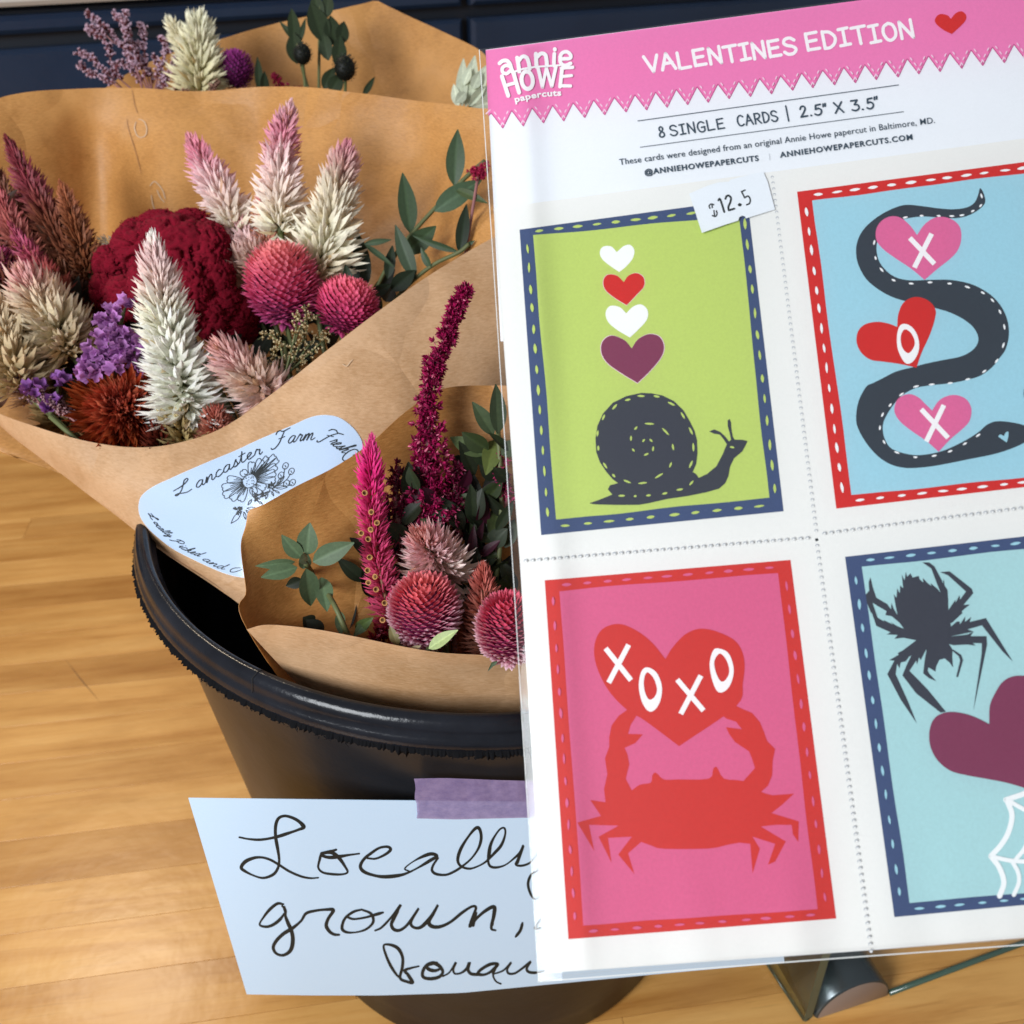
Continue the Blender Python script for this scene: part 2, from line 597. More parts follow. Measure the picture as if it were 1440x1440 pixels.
# small curls of flash
vs, fs = [], []
for k in range(150):
    a = random.uniform(math.pi * 0.9, math.pi * 1.75)
    L = random.uniform(.0006, .0019)
    r0 = 0.1408
    for t in range(4):
        rr = r0 + L * (0.4 * t / 3) * random.uniform(.6, 1.3)
        zz = HR - .0005 - L * (t / 3) * random.uniform(.4, 1)
        aa = a + random.uniform(-.006, .006)
        wd = 0.0004 * (1 - t / 4)
        for s in (-1, 1):
            vs.append((BC[0] + rr * math.cos(aa) - s * wd * math.sin(aa), BC[1] + rr * math.sin(aa) + s * wd * math.cos(aa), zz))
    b0 = len(vs) - 8
    for t in range(3):
        fs.append((b0 + 2 * t, b0 + 2 * t + 1, b0 + 2 * t + 3, b0 + 2 * t + 2))
tag(mesh("torn_curls", vs, fs, M_burr, bk), kind='stuff')
# scuff lines on the inside
M_scuff = plain("scuff_line", (0.16, 0.15, 0.15, 1), 0.5)
for (a0, a1, r_, z_) in ((3.25, 3.62, .1290, HR - .012), (3.45, 3.9, .1284, HR - .018), (3.30, 3.42, .1275, HR - .026)):
    vs = []
    for k in range(13):
        a_ = a0 + (a1 - a0) * k / 12
        w_ = .00022 * math.sin(math.pi * k / 12)
        for s_ in (-1, 1):
            vs.append((BC[0] + (r_ - .0008) * math.cos(a_), BC[1] + (r_ - .0008) * math.sin(a_), z_ + s_ * w_ + .001 * math.sin(k)))
    mesh("scuff", vs, [(2 * k, 2 * k + 1, 2 * k + 3, 2 * k + 2) for k in range(12)], M_scuff, bk)
# crack in the rim
M_crk = plain("dark_crack", (0.003, 0.003, 0.004, 1), 0.8)
ac = math.atan2(-0.86, -0.52)
vs = []
for k, (r, z) in enumerate([(0.1396, HR + .0052), (0.1393, HR + .0075), (0.1381, HR + .0102), (0.1362, HR + .0115), (0.1343, HR + .0114)]):
    aa = ac + [0, .003, -.001, .003, .005][k]
    for s in (-1, 1):
        vs.append((BC[0] + (r + .0001) * math.cos(aa + s * .0011), BC[1] + (r + .0001) * math.sin(aa + s * .0011), z))
mesh("rim_crack", vs, [(2 * k, 2 * k + 1, 2 * k + 3, 2 * k + 2) for k in range(4)], M_crk, bk)


# ------------------------------------------------------------------ curves and grids
def catmull(pts, n=8, closed=False):
    P = np.asarray(pts, float)
    m = len(P)
    out = []
    rngk = range(m) if closed else range(m - 1)
    for i in rngk:
        if closed:
            p0, p1, p2, p3 = P[(i - 1) % m], P[i], P[(i + 1) % m], P[(i + 2) % m]
        else:
            p1, p2 = P[i], P[i + 1]
            p0 = P[i - 1] if i > 0 else 2 * p1 - p2
            p3 = P[i + 2] if i + 2 < m else 2 * p2 - p1
        for k in range(n):
            t = k / n
            out.append(0.5 * ((2 * p1) + (-p0 + p2) * t + (2 * p0 - 5 * p1 + 4 * p2 - p3) * t * t + (-p0 + 3 * p1 - 3 * p2 + p3) * t ** 3))
    if not closed:
        out.append(P[-1])
    return np.array(out)


def grid_surface(rows, nu=10, nv=10):
    """rows: list of equally long lists of (px, py, z): smooth interpolated grid of world points"""
    A = np.array([[cp(*q) for q in r] for r in rows])
    B = np.array([catmull(r, nu) for r in A])
    B = np.transpose(B, (1, 0, 2))
    Cc = np.array([catmull(c, nv) for c in B])
    return np.transpose(Cc, (1, 0, 2))     # [v][u]


def grid_mesh(name, G, mat, parent, thick=0.00013, ripple=0.0, seed=0.0):
    nv, nu, _ = G.shape
    du = np.gradient(G, axis=1)
    dv = np.gradient(G, axis=0)
    n = np.cross(du, dv)
    n /= np.linalg.norm(n, axis=2, keepdims=True) + 1e-12
    toc = C0 - G
    sgn = np.sign((n * toc).sum(2).mean())
    n *= sgn
    if ripple:
        for i in range(nv):
            for j in range(nu):
                q = Vector(G[i, j] * 16) + Vector((seed, 0, 0))
                G[i, j] += n[i, j] * ripple * (noise.noise(q) + 0.4 * noise.noise(q * 2.7))
    vs = np.concatenate([(G + n * thick / 2).reshape(-1, 3), (G - n * thick / 2).reshape(-1, 3)])
    K = nu * nv
    fs = []
    for i in range(nv - 1):
        for j in range(nu - 1):
            a, b_, c, d = i * nu + j, i * nu + j + 1, (i + 1) * nu + j + 1, (i + 1) * nu + j
            fs.append((a, b_, c, d))
            fs.append((K + d, K + c, K + b_, K + a))
    per = [j for j in range(nu)] + [i * nu + nu - 1 for i in range(1, nv)] + [(nv - 1) * nu + j for j in range(nu - 2, -1, -1)] + [i * nu for i in range(nv - 2, 0, -1)]
    extra = np.concatenate([vs[per], vs[[K + p for p in per]]])
    m_ = len(per)
    e0 = len(vs)
    vs = np.concatenate([vs, extra])
    for k in range(m_):
        k2 = (k + 1) % m_
        fs.append((e0 + k2, e0 + k, e0 + m_ + k, e0 + m_ + k2))
    return mesh(name, vs, fs, mat, parent, True), n


# ------------------------------------------------------------------ wraps
w1 = root("kraft_paper_wrap", cp(560, 1000, 0.42), "large brown kraft paper cone of the biggest bouquet, with an oval farm sticker", "paper wrap", "kraft paper wraps of the bouquets")
front_rows = [
    [(-45, 548, .445), (-10, 578, .430), (60, 603, .408), (125, 621, .398), (190, 629, .392), (255, 622, .388), (320, 598, .384), (400, 541, .380), (470, 484, .380), (540, 430, .384), (610, 382, .392), (690, 336, .402), (770, 300, .412)],
    [(0, 600, .440), (40, 628, .424), (100, 655, .402), (160, 672, .391), (225, 680, .384), (290, 676, .379), (355, 655, .375), (425, 610, .373), (485, 560, .373), (545, 515, .376), (610, 470, .383), (685, 430, .392), (760, 400, .402)],
    [(92, 672, .420), (125, 697, .408), (180, 722, .394), (235, 735, .385), (290, 742, .378), (345, 738, .373), (400, 720, .370), (450, 690, .368), (500, 645, .368), (555, 600, .371), (610, 560, .377), (675, 530, .386), (740, 505, .395)],
    [(190, 747, .397), (222, 768, .390), (260, 787, .382), (305, 801, .376), (350, 806, .372), (395, 802, .370), (440, 788, .369), (480, 760, .369), (520, 725, .371), (565, 690, .374), (610, 655, .379), (660, 630, .386), (715, 610, .394)],
    [(345, 855, .366), (360, 870, .365), (385, 880, .365), (410, 890, .366), (435, 893, .367), (462, 890, .369), (490, 880, .372), (518, 862, .375), (545, 838, .378), (575, 812, .382), (605, 790, .387), (640, 770, .393), (675, 755, .40)],
    [(470, 945, .375), (478, 955, .378), (490, 965, .380), (503, 972, .382), (518, 976, .384), (532, 976, .386), (545, 972, .388), (558, 965, .390), (570, 957, .393), (580, 948, .396), (590, 938, .40), (600, 928, .405), (610, 918, .41)],
]
G1 = grid_surface(front_rows, 6, 12)
f1, _ = grid_mesh("front_flap", G1, M_kraft, w1, ripple=0.0014, seed=2)
back_rows = [
    [(-60, 170, .48), (-5, 140, .490), (60, 129, .500), (130, 124, .508), (190, 125, .512), (250, 132, .512), (300, 129, .510), (360, 122, .506), (420, 122, .50), (500, 131, .49), (590, 142, .478), (690, 151, .462), (780, 160, .445)],
    [(-50, 300, .478), (0, 280, .490), (60, 270, .503), (140, 262, .524), (190, 262, .509), (235, 266, .498), (300, 262, .503), (360, 255, .507), (420, 250, .492), (500, 245, .488), (590, 235, .482), (690, 220, .448), (780, 215, .43)],
    [(-45, 420, .468), (0, 420, .480), (60, 410, .496), (135, 400, .512), (185, 398, .500), (235, 398, .486), (300, 394, .488), (360, 386, .490), (420, 375, .474), (500, 350, .472), (590, 320, .462), (690, 285, .432), (780, 262, .418)],
    [(-75, 600, .452), (-20, 618, .447), (60, 640, .446), (130, 655, .449), (195, 660, .454), (265, 650, .458), (330, 522, .470), (390, 500, .466), (450, 470, .461), (520, 430, .452), (600, 385, .440), (690, 332, .418), (780, 298, .411)],
    [(130, 650, .450), (170, 680, .450), (220, 700, .450), (260, 710, .450), (300, 715, .450), (340, 710, .450), (380, 700, .450), (420, 680, .450), (460, 650, .448), (510, 610, .445), (570, 570, .44), (640, 520, .43), (700, 480, .42)],
    [(470, 900, .455), (480, 905, .455), (490, 910, .455), (500, 912, .455), (512, 915, .455), (525, 915, .455), (540, 915, .455), (552, 912, .455), (565, 910, .455), (575, 905, .455), (588, 900, .452), (600, 895, .45), (612, 890, .448)],
]
G1b = grid_surface(back_rows, 6, 10)
b1, _ = grid_mesh("back_panel", G1b, M_kraft_bounce, w1, ripple=0.0042, seed=9)

w2 = root("kraft_paper_wrap", cp(640, 1050, 0.38), "small brown kraft paper wrap at the front rim, open on hot pink flowers", "paper wrap", "kraft paper wraps of the bouquets")
b2_rows = [
    [(346, 735, .334), (350, 718, .333), (372, 709, .333), (420, 682, .337), (470, 657, .342), (520, 624, .347), (570, 580, .352), (622, 547, .357), (690, 542, .358), (760, 545, .355), (830, 552, .35)],
    [(339, 768, .330), (348, 765, .332), (375, 758, .336), (420, 745, .342), (470, 728, .347), (520, 705, .351), (570, 680, .355), (622, 660, .358), (690, 650, .359), (760, 650, .356), (830, 652, .35)],
    [(346, 830, .326), (356, 832, .329), (380, 832, .335), (420, 828, .342), (470, 820, .347), (520, 808, .351), (570, 795, .354), (622, 785, .356), (690, 778, .357), (760, 775, .354), (830, 775, .35)],
    [(347, 885, .324), (357, 888, .328), (380, 890, .334), (420, 892, .341), (470, 892, .346), (520, 890, .350), (570, 886, .353), (622, 882, .355), (690, 878, .355), (760, 875, .353), (830, 872, .35)],
    [(490, 1090, .355), (505, 1092, .358), (525, 1094, .361), (550, 1095, .364), (575, 1095, .366), (600, 1095, .368), (625, 1095, .369), (650, 1095, .369), (680, 1095, .368), (710, 1095, .366), (740, 1095, .364)],
]
G2b = grid_surface(b2_rows, 6, 8)
grid_mesh("back_panel", G2b, M_kraft_bounce, w2, ripple=0.0008, seed=4)
f2_rows = [
    [(347, 885, .324), (372, 879, .321), (410, 881, .318), (455, 887, .315), (505, 897, .312), (555, 908, .310), (610, 917, .308), (670, 921, .307), (728, 922, .307), (790, 920, .309), (850, 912, .312)],
    [(398, 940, .333), (420, 940, .329), (450, 940, .326), (485, 942, .323), (525, 947, .321), (570, 953, .319), (615, 958, .318), (670, 961, .318), (725, 962, .318), (780, 960, .320), (835, 955, .322)],
    [(450, 998, .341), (470, 998, .337), (495, 1000, .334), (520, 1003, .332), (550, 1006, .330), (588, 1010, .329), (628, 1013, .328), (675, 1014, .328), (720, 1014, .328), (765, 1012, .329), (815, 1008, .332)],
    [(520, 1095, .362), (535, 1100, .358), (552, 1104, .355), (570, 1107, .353), (590, 1110, .352), (610, 1112, .351), (632, 1113, .350), (658, 1114, .350), (685, 1114, .350), (710, 1112, .351), (735, 1110, .353)],
]
G2f = grid_surface(f2_rows, 6, 10)
f2, _ = grid_mesh("front_flap", G2f, M_kraft, w2, ripple=0.0006, seed=14)

w3 = root("kraft_paper_wrap", cp(480, 420, 0.56), "brown kraft paper wrap of the rear bouquet, its pointed edge against the navy cabinet", "paper wrap", "kraft paper wraps of the bouquets")
b3_rows = [
    [(120, 150, .585), (165, 112, .590), (230, 80, .596), (310, 55, .602), (390, 32, .606), (505, 5, .608), (528, 0, .608), (550, 10, .606), (667, 65, .593), (690, 95, .585)],
    [(130, 210, .582), (175, 200, .588), (235, 190, .595), (315, 175, .601), (390, 165, .605), (460, 160, .607), (525, 160, .606), (590, 165, .60), (655, 180, .590), (690, 200, .578)],
    [(300, 470, .56), (330, 475, .565), (370, 480, .57), (410, 485, .574), (450, 488, .576), (490, 490, .577), (530, 490, .576), (565, 488, .573), (600, 485, .568), (630, 480, .56)],
]
G3 = grid_surface(b3_rows, 6, 10)
grid_mesh("back_panel", G3, M_kraft_bounce, w3, ripple=0.003, seed=21)
f3_rows = [
    [(150, 150, .575), (230, 170, .552), (330, 185, .538), (440, 190, .535), (550, 185, .54), (650, 160, .56)],
    [(230, 260, .572), (290, 280, .55), (360, 290, .54), (440, 295, .537), (520, 290, .54), (590, 270, .555)],
    [(340, 470, .56), (380, 480, .55), (420, 485, .545), (460, 487, .545), (500, 485, .548), (540, 480, .553)],
]
grid_mesh("front_flap", grid_surface(f3_rows, 6, 8), M_kraft, w3, ripple=0.001, seed=31)

dg = bpy.context.evaluated_depsgraph_get()


class Wrap:
    """a picture position laid onto a built surface by a ray from the camera side"""
    def __init__(s, G):
        nv, nu, _ = G.shape
        fs = [(i * nu + j, i * nu + j + 1, (i + 1) * nu + j + 1, (i + 1) * nu + j) for i in range(nv - 1) for j in range(nu - 1)]
        s.b = BVHTree.FromPolygons([Vector(p) for p in G.reshape(-1, 3)], fs)

    def at(s, x, y, off=0.0):
        r = Vector(ray(x, y)).normalized()
        h = s.b.ray_cast(Vector(C0), r)
        if h[0] is None:
            return None
        n = h[1] if h[1].dot(r) < 0 else -h[1]
        return np.array(h[0] + n * (off + 0.00015))


FLAP1 = Wrap(G1)

# ------------------------------------------------------------------ flat print helpers (all laid on a real surface)
class Layer:
    """counts small steps towards the viewer so no two prints share a plane"""
    def __init__(s, surf, start=0.00005, step=0.000012):
        s.surf, s.o, s.step = surf, start, step

    def nxt(s):
        s.o += s.step
        return s.o


def mapper(ox, oy, s):
    return lambda pts: [(ox + x * s, oy + y * s) for x, y in pts]


def poly_mesh(name, loops, surf, off, mat, parent, loc=None):
    """filled polygons (list of px loops) joined in one mesh"""
    vs, fs = [], []
    for i, lp in enumerate(loops):
        b = len(vs)
        pts = [surf.at(x, y, off + i * 0.000004) for x, y in lp]
        if any(p is None for p in pts):
            continue
        tri = tessellate_polygon([[Vector((x, y, 0)) for x, y in lp]])
        vs += pts
        fs += [(b + t[0], b + t[1], b + t[2]) for t in tri]
    fs = orient(vs, fs)
    return mesh(name, vs, fs, mat, parent, loc=loc)


def orient(vs, fs):
    out = []
    for f in fs:
        a, b, c = (np.array(vs[i]) for i in f[:3])
        n = np.cross(b - a, c - a)
        out.append(f if n @ (C0 - a) > 0 else tuple(reversed(f)))
    return out


def cr2(pts, n=5, closed=True):
    return [tuple(p) for p in catmull([(x, y) for x, y in pts], n, closed)]


def heart(notch, right, tip, left, n=5):
    """notch, right lobe points, tip, left lobe points (back up to the notch)"""
    a = cr2([notch] + right + [tip], n, False)
    b = cr2([tip] + left + [notch], n, False)
    return a + b[1:-1]


def ribbon(pts, w, taper=0.0, n=6, smooth=True):
    """px centre line -> left and right px sides"""
    P = catmull(pts, n) if smooth and len(pts) > 2 else np.array(pts, float)
    d = np.gradient(P, axis=0)
    L = np.linalg.norm(d, axis=1, keepdims=True) + 1e-9
    nn = np.c_[-d[:, 1], d[:, 0]] / L
    m = len(P)
    if taper == 0.35:
        ww0 = [w * (1 + .6 * noise.noise(Vector((P[k][0] * .035, P[k][1] * .035, 1.3)))) for k in range(m)]
        w = lambda f, q=ww0, mm=m: q[int(round(f * (mm - 1)))]
    if callable(w):
        ww = np.array([w(k / (m - 1)) for k in range(m)])
    else:
        ww = np.full(m, w, float)
    if taper:
        t = np.linspace(0, 1, m)
        ww = ww * (1 - taper + taper * np.minimum(1, np.minimum(t, 1 - t) * 8))
    return P + nn * ww[:, None] / 2, P - nn * ww[:, None] / 2


def strokes_mesh(name, strokes, w, surf, off, mat, parent, taper=0.3, span=0.00004, n=6, smooth=True, caps=True):
    vs, fs = [], []
    tot = sum(len(s) for s in strokes) or 1
    done = 0
    for s in strokes:
        ww = w
        if isinstance(s, tuple):
            s, ww = s
        if caps and len(s) >= 2 and not callable(ww):
            pass
        A, B = ribbon(s, ww, taper, n, smooth)
        b = len(vs)
        ok = True
        for k in range(len(A)):
            o_ = off + span * (done + k / len(A) * len(s)) / tot
            p, q = surf.at(A[k][0], A[k][1], o_), surf.at(B[k][0], B[k][1], o_)
            if p is None or q is None:
                ok = False
                break
            vs += [p, q]
        if not ok:
            vs = vs[:b]
            continue
        for k in range(len(A) - 1):
            fs.append((b + 2 * k, b + 2 * k + 1, b + 2 * k + 3, b + 2 * k + 2))
        if caps and not callable(ww):
            for (k, sg) in ((0, -1), (len(A) - 1, 1)):
                c = (A[k] + B[k]) / 2
                r = np.linalg.norm(A[k] - B[k]) / 2
                k2 = min(len(A) - 1, k + 1) if sg < 0 else k - 1
                c2 = (A[k2] + B[k2]) / 2
                dd = (c - c2) / (np.linalg.norm(c - c2) + 1e-9)
                nn = np.array([-dd[1], dd[0]])
                i0 = len(vs)
                for t in range(7):
                    an = math.pi * t / 6
                    q = c + nn * r * math.cos(an) + dd * r * math.sin(an)
                    p = surf.at(q[0], q[1], off + span * (done / tot if sg < 0 else (done + len(s)) / tot))
                    vs.append(p if p is not None else vs[b])
                for t in range(1, 6):
                    fs.append((i0, i0 + t, i0 + t + 1))
        done += len(s)
    if not vs:
        return None
    return mesh(name, vs, orient(vs, fs), mat, parent)


def text_geo(body, offset=0.0, spacing=1.0):
    cu = bpy.data.curves.new("tmp_text", 'FONT')
    cu.body = body
    cu.offset = offset
    cu.space_character = spacing
    cu.resolution_u = 3
    ob = bpy.data.objects.new("tmp_text", cu)
    COL.objects.link(ob)
    dgx = bpy.context.evaluated_depsgraph_get()
    me = bpy.data.meshes.new_from_object(ob.evaluated_get(dgx))
    v = np.array([(p.co.x, p.co.y) for p in me.vertices])
    f = [tuple(p.vertices) for p in me.polygons]
    bpy.data.objects.remove(ob)
    bpy.data.meshes.remove(me)
    return v, f


def text_px(name, body, p0, p1, h, surf, off, mat, parent, offset=0.0, spacing=1.0, skew=0.0, curve=None):
    """type set along the line p0-p1 (px) with cap height h (px)"""
    v, f = text_geo(body, offset, spacing)
    x0, x1 = v[:, 0].min(), v[:, 0].max()
    u = (v[:, 0] - x0) / (x1 - x0)
    cap = 0.70
    p0, p1 = np.array(p0, float), np.array(p1, float)
    if curve is None:
        base = p0 + np.outer(u, p1 - p0)
        d = (p1 - p0) / np.linalg.norm(p1 - p0)
        up = np.array([d[1], -d[0]])[None].repeat(len(v), 0)
        dd = d[None].repeat(len(v), 0)
    else:
        cv = catmull(curve, 12)
        s = np.r_[0, np.cumsum(np.linalg.norm(np.diff(cv, axis=0), axis=1))]
        s /= s[-1]
        base = np.c_[np.interp(u, s, cv[:, 0]), np.interp(u, s, cv[:, 1])]
        g = np.gradient(cv, axis=0)
        g /= np.linalg.norm(g, axis=1, keepdims=True)
        dd = np.c_[np.interp(u, s, g[:, 0]), np.interp(u, s, g[:, 1])]
        up = np.c_[dd[:, 1], -dd[:, 0]]
    P = base + up * (v[:, 1] / cap * h)[:, None] + dd * (v[:, 1] / cap * h * skew)[:, None]
    pts = [surf.at(a, b, off) for a, b in P]
    if any(p is None for p in pts):
        return None
    return mesh(name, pts, orient(pts, f), mat, parent)


def ellipse_px(cx, cy, a, b, ang=0.0, n=14, point=0.0):
    out = []
    for k in range(n):
        t = 2 * math.pi * k / n
        x, y = a * math.cos(t), b * math.sin(t)
        if point:
            y *= (1 - point * abs(math.cos(t)) ** 2)
        out.append((cx + x * math.cos(ang) - y * math.sin(ang), cy + x * math.sin(ang) + y * math.cos(ang)))
    return out


def ring_mesh(name, outer, inner, surf, off, mat, parent, n=40):
    def rs(lp):
        P = catmull(lp, 8, True)
        P = np.vstack([P, P[:1]])
        s = np.r_[0, np.cumsum(np.linalg.norm(np.diff(P, axis=0), axis=1))]
        t = np.linspace(0, s[-1], n, endpoint=False)
        return np.c_[np.interp(t, s, P[:, 0]), np.interp(t, s, P[:, 1])]
    A, B = rs(outer), rs(inner)
    # start both loops at the same angle
    cB = B.mean(0)
    k = np.argmin(np.abs(np.arctan2(B[:, 1] - cB[1], B[:, 0] - cB[0]) - math.atan2(A[0][1] - A.mean(0)[1], A[0][0] - A.mean(0)[0])))
    B = np.roll(B, -k, axis=0)
    vs = [surf.at(x, y, off) for x, y in A] + [surf.at(x, y, off) for x, y in B]
    fs = [(i, (i + 1) % n, n + (i + 1) % n, n + i) for i in range(n)]
    return mesh(name, vs, orient(vs, fs), mat, parent)


# hand-cut block letters in a unit box (x right, y down)
HAND = {
    'V': [[(0, 0), (.55, 1)], [(.55, 1), (1, 0)]],
    'A': [[(0, 1), (.45, 0)], [(.45, 0), (1, 1)], [(.2, .62), (.82, .60)]],
    'L': [[(.08, 0), (.08, 1)], [(.08, 1), (.95, .96)]],
    'E': [[(.1, .02), (.1, 1)], [(.1, .04), (.9, 0)], [(.1, .50), (.8, .46)], [(.1, .98), (.95, .96)]],
    'N': [[(.08, 1), (.08, 0)], [(.08, 0), (.92, 1)], [(.92, 1), (.92, -.04)]],
    'T': [[(0, .04), (1, 0)], [(.5, .02), (.52, 1)]],
    'I': [[(.05, .04), (.95, 0)], [(.5, .02), (.5, .98)], [(.02, 1), (1, .96)]],
    'S': [[(.92, .16), (.6, 0), (.2, .06), (.08, .28), (.3, .44), (.7, .54), (.95, .74), (.7, .98), (.3, 1.0), (.02, .84)]],
    'D': [[(.1, 0), (.1, 1)], [(.1, .02), (.6, .08), (.95, .4), (.85, .75), (.5, .97), (.1, 1)]],
    'O': [[(.5, 0), (.15, .18), (.05, .55), (.25, .92), (.55, 1), (.88, .8), (.95, .45), (.8, .12), (.5, 0)]],
    'G': [[(.95, .15), (.6, 0), (.2, .15), (.05, .55), (.3, .95), (.7, 1), (.95, .85), (.95, .55)], [(.55, .56), (1.0, .52)]],
    'C': [[(.95, .16), (.6, 0), (.2, .15), (.05, .55), (.25, .92), (.6, 1), (.95, .88)]],
    'R': [[(.1, 0), (.1, 1)], [(.1, .02), (.7, .04), (.88, .28), (.6, .5), (.12, .54)], [(.4, .54), (.95, 1)]],
    '8': [[(.5, .46), (.2, .3), (.25, .06), (.6, 0), (.82, .2), (.55, .46), (.15, .66), (.1, .92), (.5, 1.02), (.9, .88), (.85, .62), (.5, .46)]],
    '2': [[(.1, .25), (.3, .03), (.65, .02), (.8, .25), (.5, .62), (.05, 1)], [(.05, 1), (.95, .96)]],
    '5': [[(.9, .02), (.3, .06)], [(.3, .06), (.22, .45)], [(.22, .45), (.6, .38), (.92, .6), (.75, .92), (.35, 1), (.05, .88)]],
    '3': [[(.1, .04), (.85, .02)], [(.85, .02), (.45, .42)], [(.45, .42), (.85, .5), (.9, .82), (.5, 1), (.08, .9)]],
    'X': [[(.05, 0), (.95, 1)], [(.9, 0), (.05, 1)]],
    '.': [[(.3, .95), (.5, .97)]],
    '"': [[(.15, -.02), (.05, .22)], [(.6, -.04), (.5, .2)]],
    '|': [[(.45, -.2), (.5, 1.25)]],
}


def hand_text(name, letters, p0, p1, h, w, surf, off, mat, parent, jit=0.03):
    """letters: list of (char, x0, x1) in fractions of the run p0-p1 (px baseline)"""
    p0, p1 = np.array(p0, float), np.array(p1, float)
    d = (p1 - p0)
    up = np.array([d[1], -d[0]]) / np.linalg.norm(d)
    ang = 0.06
    st = []
    for c, a, b in letters:
        dy = random.uniform(-jit, jit) * h
        for s in HAND[c]:
            st.append([tuple(p0 + d * (a + (b - a) * x) + up * (h * (1 - y) + dy) + (d / np.linalg.norm(d)) * (-ang * h * (1 - y)) * -1 * -1) for x, y in s])
    return strokes_mesh(name, st, w, surf, off, mat, parent, 0.0, 0.00005, 5)


def spaced(word, gap=0.22, widths=None):
    """even letter slots over 0..1"""
    wd = {'I': .75, '8': .8, '.': .35, '"': .6, '|': .4, ' ': .7, 'V': 1.05, 'A': 1.05}
    ws = [wd.get(c, 1.0) for c in word]
    tot = sum(ws) + gap * (len(word) - 1)
    x, out = 0, []
    for c, w_ in zip(word, ws):
        if c != ' ':
            out.append((c, x / tot, (x + w_) / tot))
        x += w_ + gap
    return out


# ------------------------------------------------------------------ header card and card sheet in the clear sleeve
def slab(name, quad, off, thick, mat, parent):
    vs = [SHEET.at(x, y, off) for x, y in quad] + [SHEET.at(x, y, off) + (-SHEET.n) * thick for x, y in quad]
    k = len(quad)
    fs = [tuple(range(k)), tuple(range(2 * k - 1, k - 1, -1))] + [(i, i + k, (i + 1) % k + k, (i + 1) % k) for i in range(k)]
    return mesh(name, vs, fs, mat, parent)


hd = root("header_card", SHEET.at(1080, 300, -0.0006), "white header card with a pink zigzag band, reading VALENTINES EDITION in white letters", "header card")
slab("card_stock", [(683, 70), (1212, 0), (1495, -37), (1560, 420), (704, 480)], -0.0006, 0.0003, M_header, hd)
HL = Layer(SHEET, -0.0006 + 0.00004, 0.00001)

# pink band with its cut zigzag edge
pk = []
for k in range(0, 29):
    x = 690.8 + 28.63 * k + 0.028 * k * k * 1.1
    pk.append((x, 158.9 - (x - 690.8) * 0.1255 - (x - 690.8) ** 2 * 0.0000085))
zig = [(686.6, 163.0)]
val = []
for k in range(len(pk) - 1):
    zig.append(pk[k])
    a, b = pk[k], pk[k + 1]
    v_ = (a[0] + (b[0] - a[0]) * 0.56 + random.uniform(-.6, .6), a[1] + 21.5 + random.uniform(-.9, .9))
    zig.append(v_)
    val.append(v_)
zig = [z for z in zig if z[0] < 1500]
band = [(683.0, 70.5)] + zig + [(1503, -20), (1495, -37), (1212, 0)]
slab("pink_band", [(x, y) for x, y in band], HL.nxt(), 0.00001, M_pink, hd)
edge_st = []
for k in range(len(zig) - 1):
    a, b = np.array(zig[k]), np.array(zig[k + 1])
    edge_st.append([tuple(a), tuple(b)])
strokes_mesh("band_edge", edge_st, 1.3, SHEET, HL.nxt(), M_pinkdk, hd, 0, 0.00001, 2, False, False)
dash = []
for k in range(len(zig) - 1):
    a, b = np.array(zig[k]), np.array(zig[k + 1])
    d = (b - a) / np.linalg.norm(b - a)
    nn = np.array([d[1], -d[0]])
    if nn[1] > 0:
        nn = -nn
    for f in (0.08, 0.42, 0.76):
        c = a + (b - a) * f + nn * 4.2 + d * 1.5
        dash.append(ellipse_px(c[0], c[1], 3.0, 0.95, math.atan2(d[1], d[0]), 8))
poly_mesh("band_stitches", dash, SHEET, HL.nxt(), M_pinklt, hd)

# lettering
hand_text("lettering", [(c, a, b) for c, a, b in spaced("VALENTINES", .24)], (909, 102), (1121.5, 75), 22.5, 4.6, SHEET, HL.nxt(), M_cut, hd)
HL.nxt(); HL.nxt(); HL.nxt(); HL.nxt(); HL.nxt()
hand_text("lettering", [(c, a, b) for c, a, b in spaced("EDITION", .24)], (1135, 71.5), (1286, 51.5), 24, 4.6, SHEET, HL.nxt(), M_cut, hd)
m = mapper(1040, 0, 0.27778)
hp = heart(*[m(x)[0] if len(x) == 1 else m(x) for x in ([(1070, 95)], [(1095, 66), (1125, 57), (1147, 78), (1138, 112)], [(1075, 172)], [(1030, 150), (995, 120), (990, 95), (1012, 72), (1050, 76)])])
poly_mesh("red_heart", [hp], SHEET, HL.nxt(), M_red, hd)
strokes_mesh("rule_line", [[(897, 170), (1263.6, 119.4)]], 2.3, SHEET, HL.nxt(), M_text, hd, 0.5, n=2, smooth=False)
strokes_mesh("rule_line", [[(900.5, 207), (1270.5, 157)]], 1.9, SHEET, HL.nxt(), M_text, hd, 0.5, n=2, smooth=False)
hand_text("lettering", [("8", 0, .085)] + [(c, .17 + a * .83, .17 + b * .83) for c, a, b in spaced("SINGLE", .3)], (927.5, 193), (1019.5, 180.5), 14.2, 2.1, SHEET, HL.nxt(), M_text, hd)
HL.nxt(); HL.nxt(); HL.nxt()
hand_text("lettering", spaced("CARDS", .28), (1038, 177.5), (1094.5, 169.5), 14.6, 2.1, SHEET, HL.nxt(), M_text, hd)
hand_text("lettering", [("|", 0.2, .9)], (1104, 167.5), (1112, 166.5), 15, 2.0, SHEET, HL.nxt(), M_text, hd)
hand_text("lettering", [("2", 0, .095), (".", .125, .16), ("5", .185, .29), ('"', .31, .37), ("X", .45, .57), ("3", .67, .78), (".", .80, .84), ("5", .87, .97), ('"', .985, 1.05)],
          (1126, 165), (1233, 151.5), 14.8, 2.4, SHEET, HL.nxt(), M_text, hd)
HL.nxt(); HL.nxt(); HL.nxt()
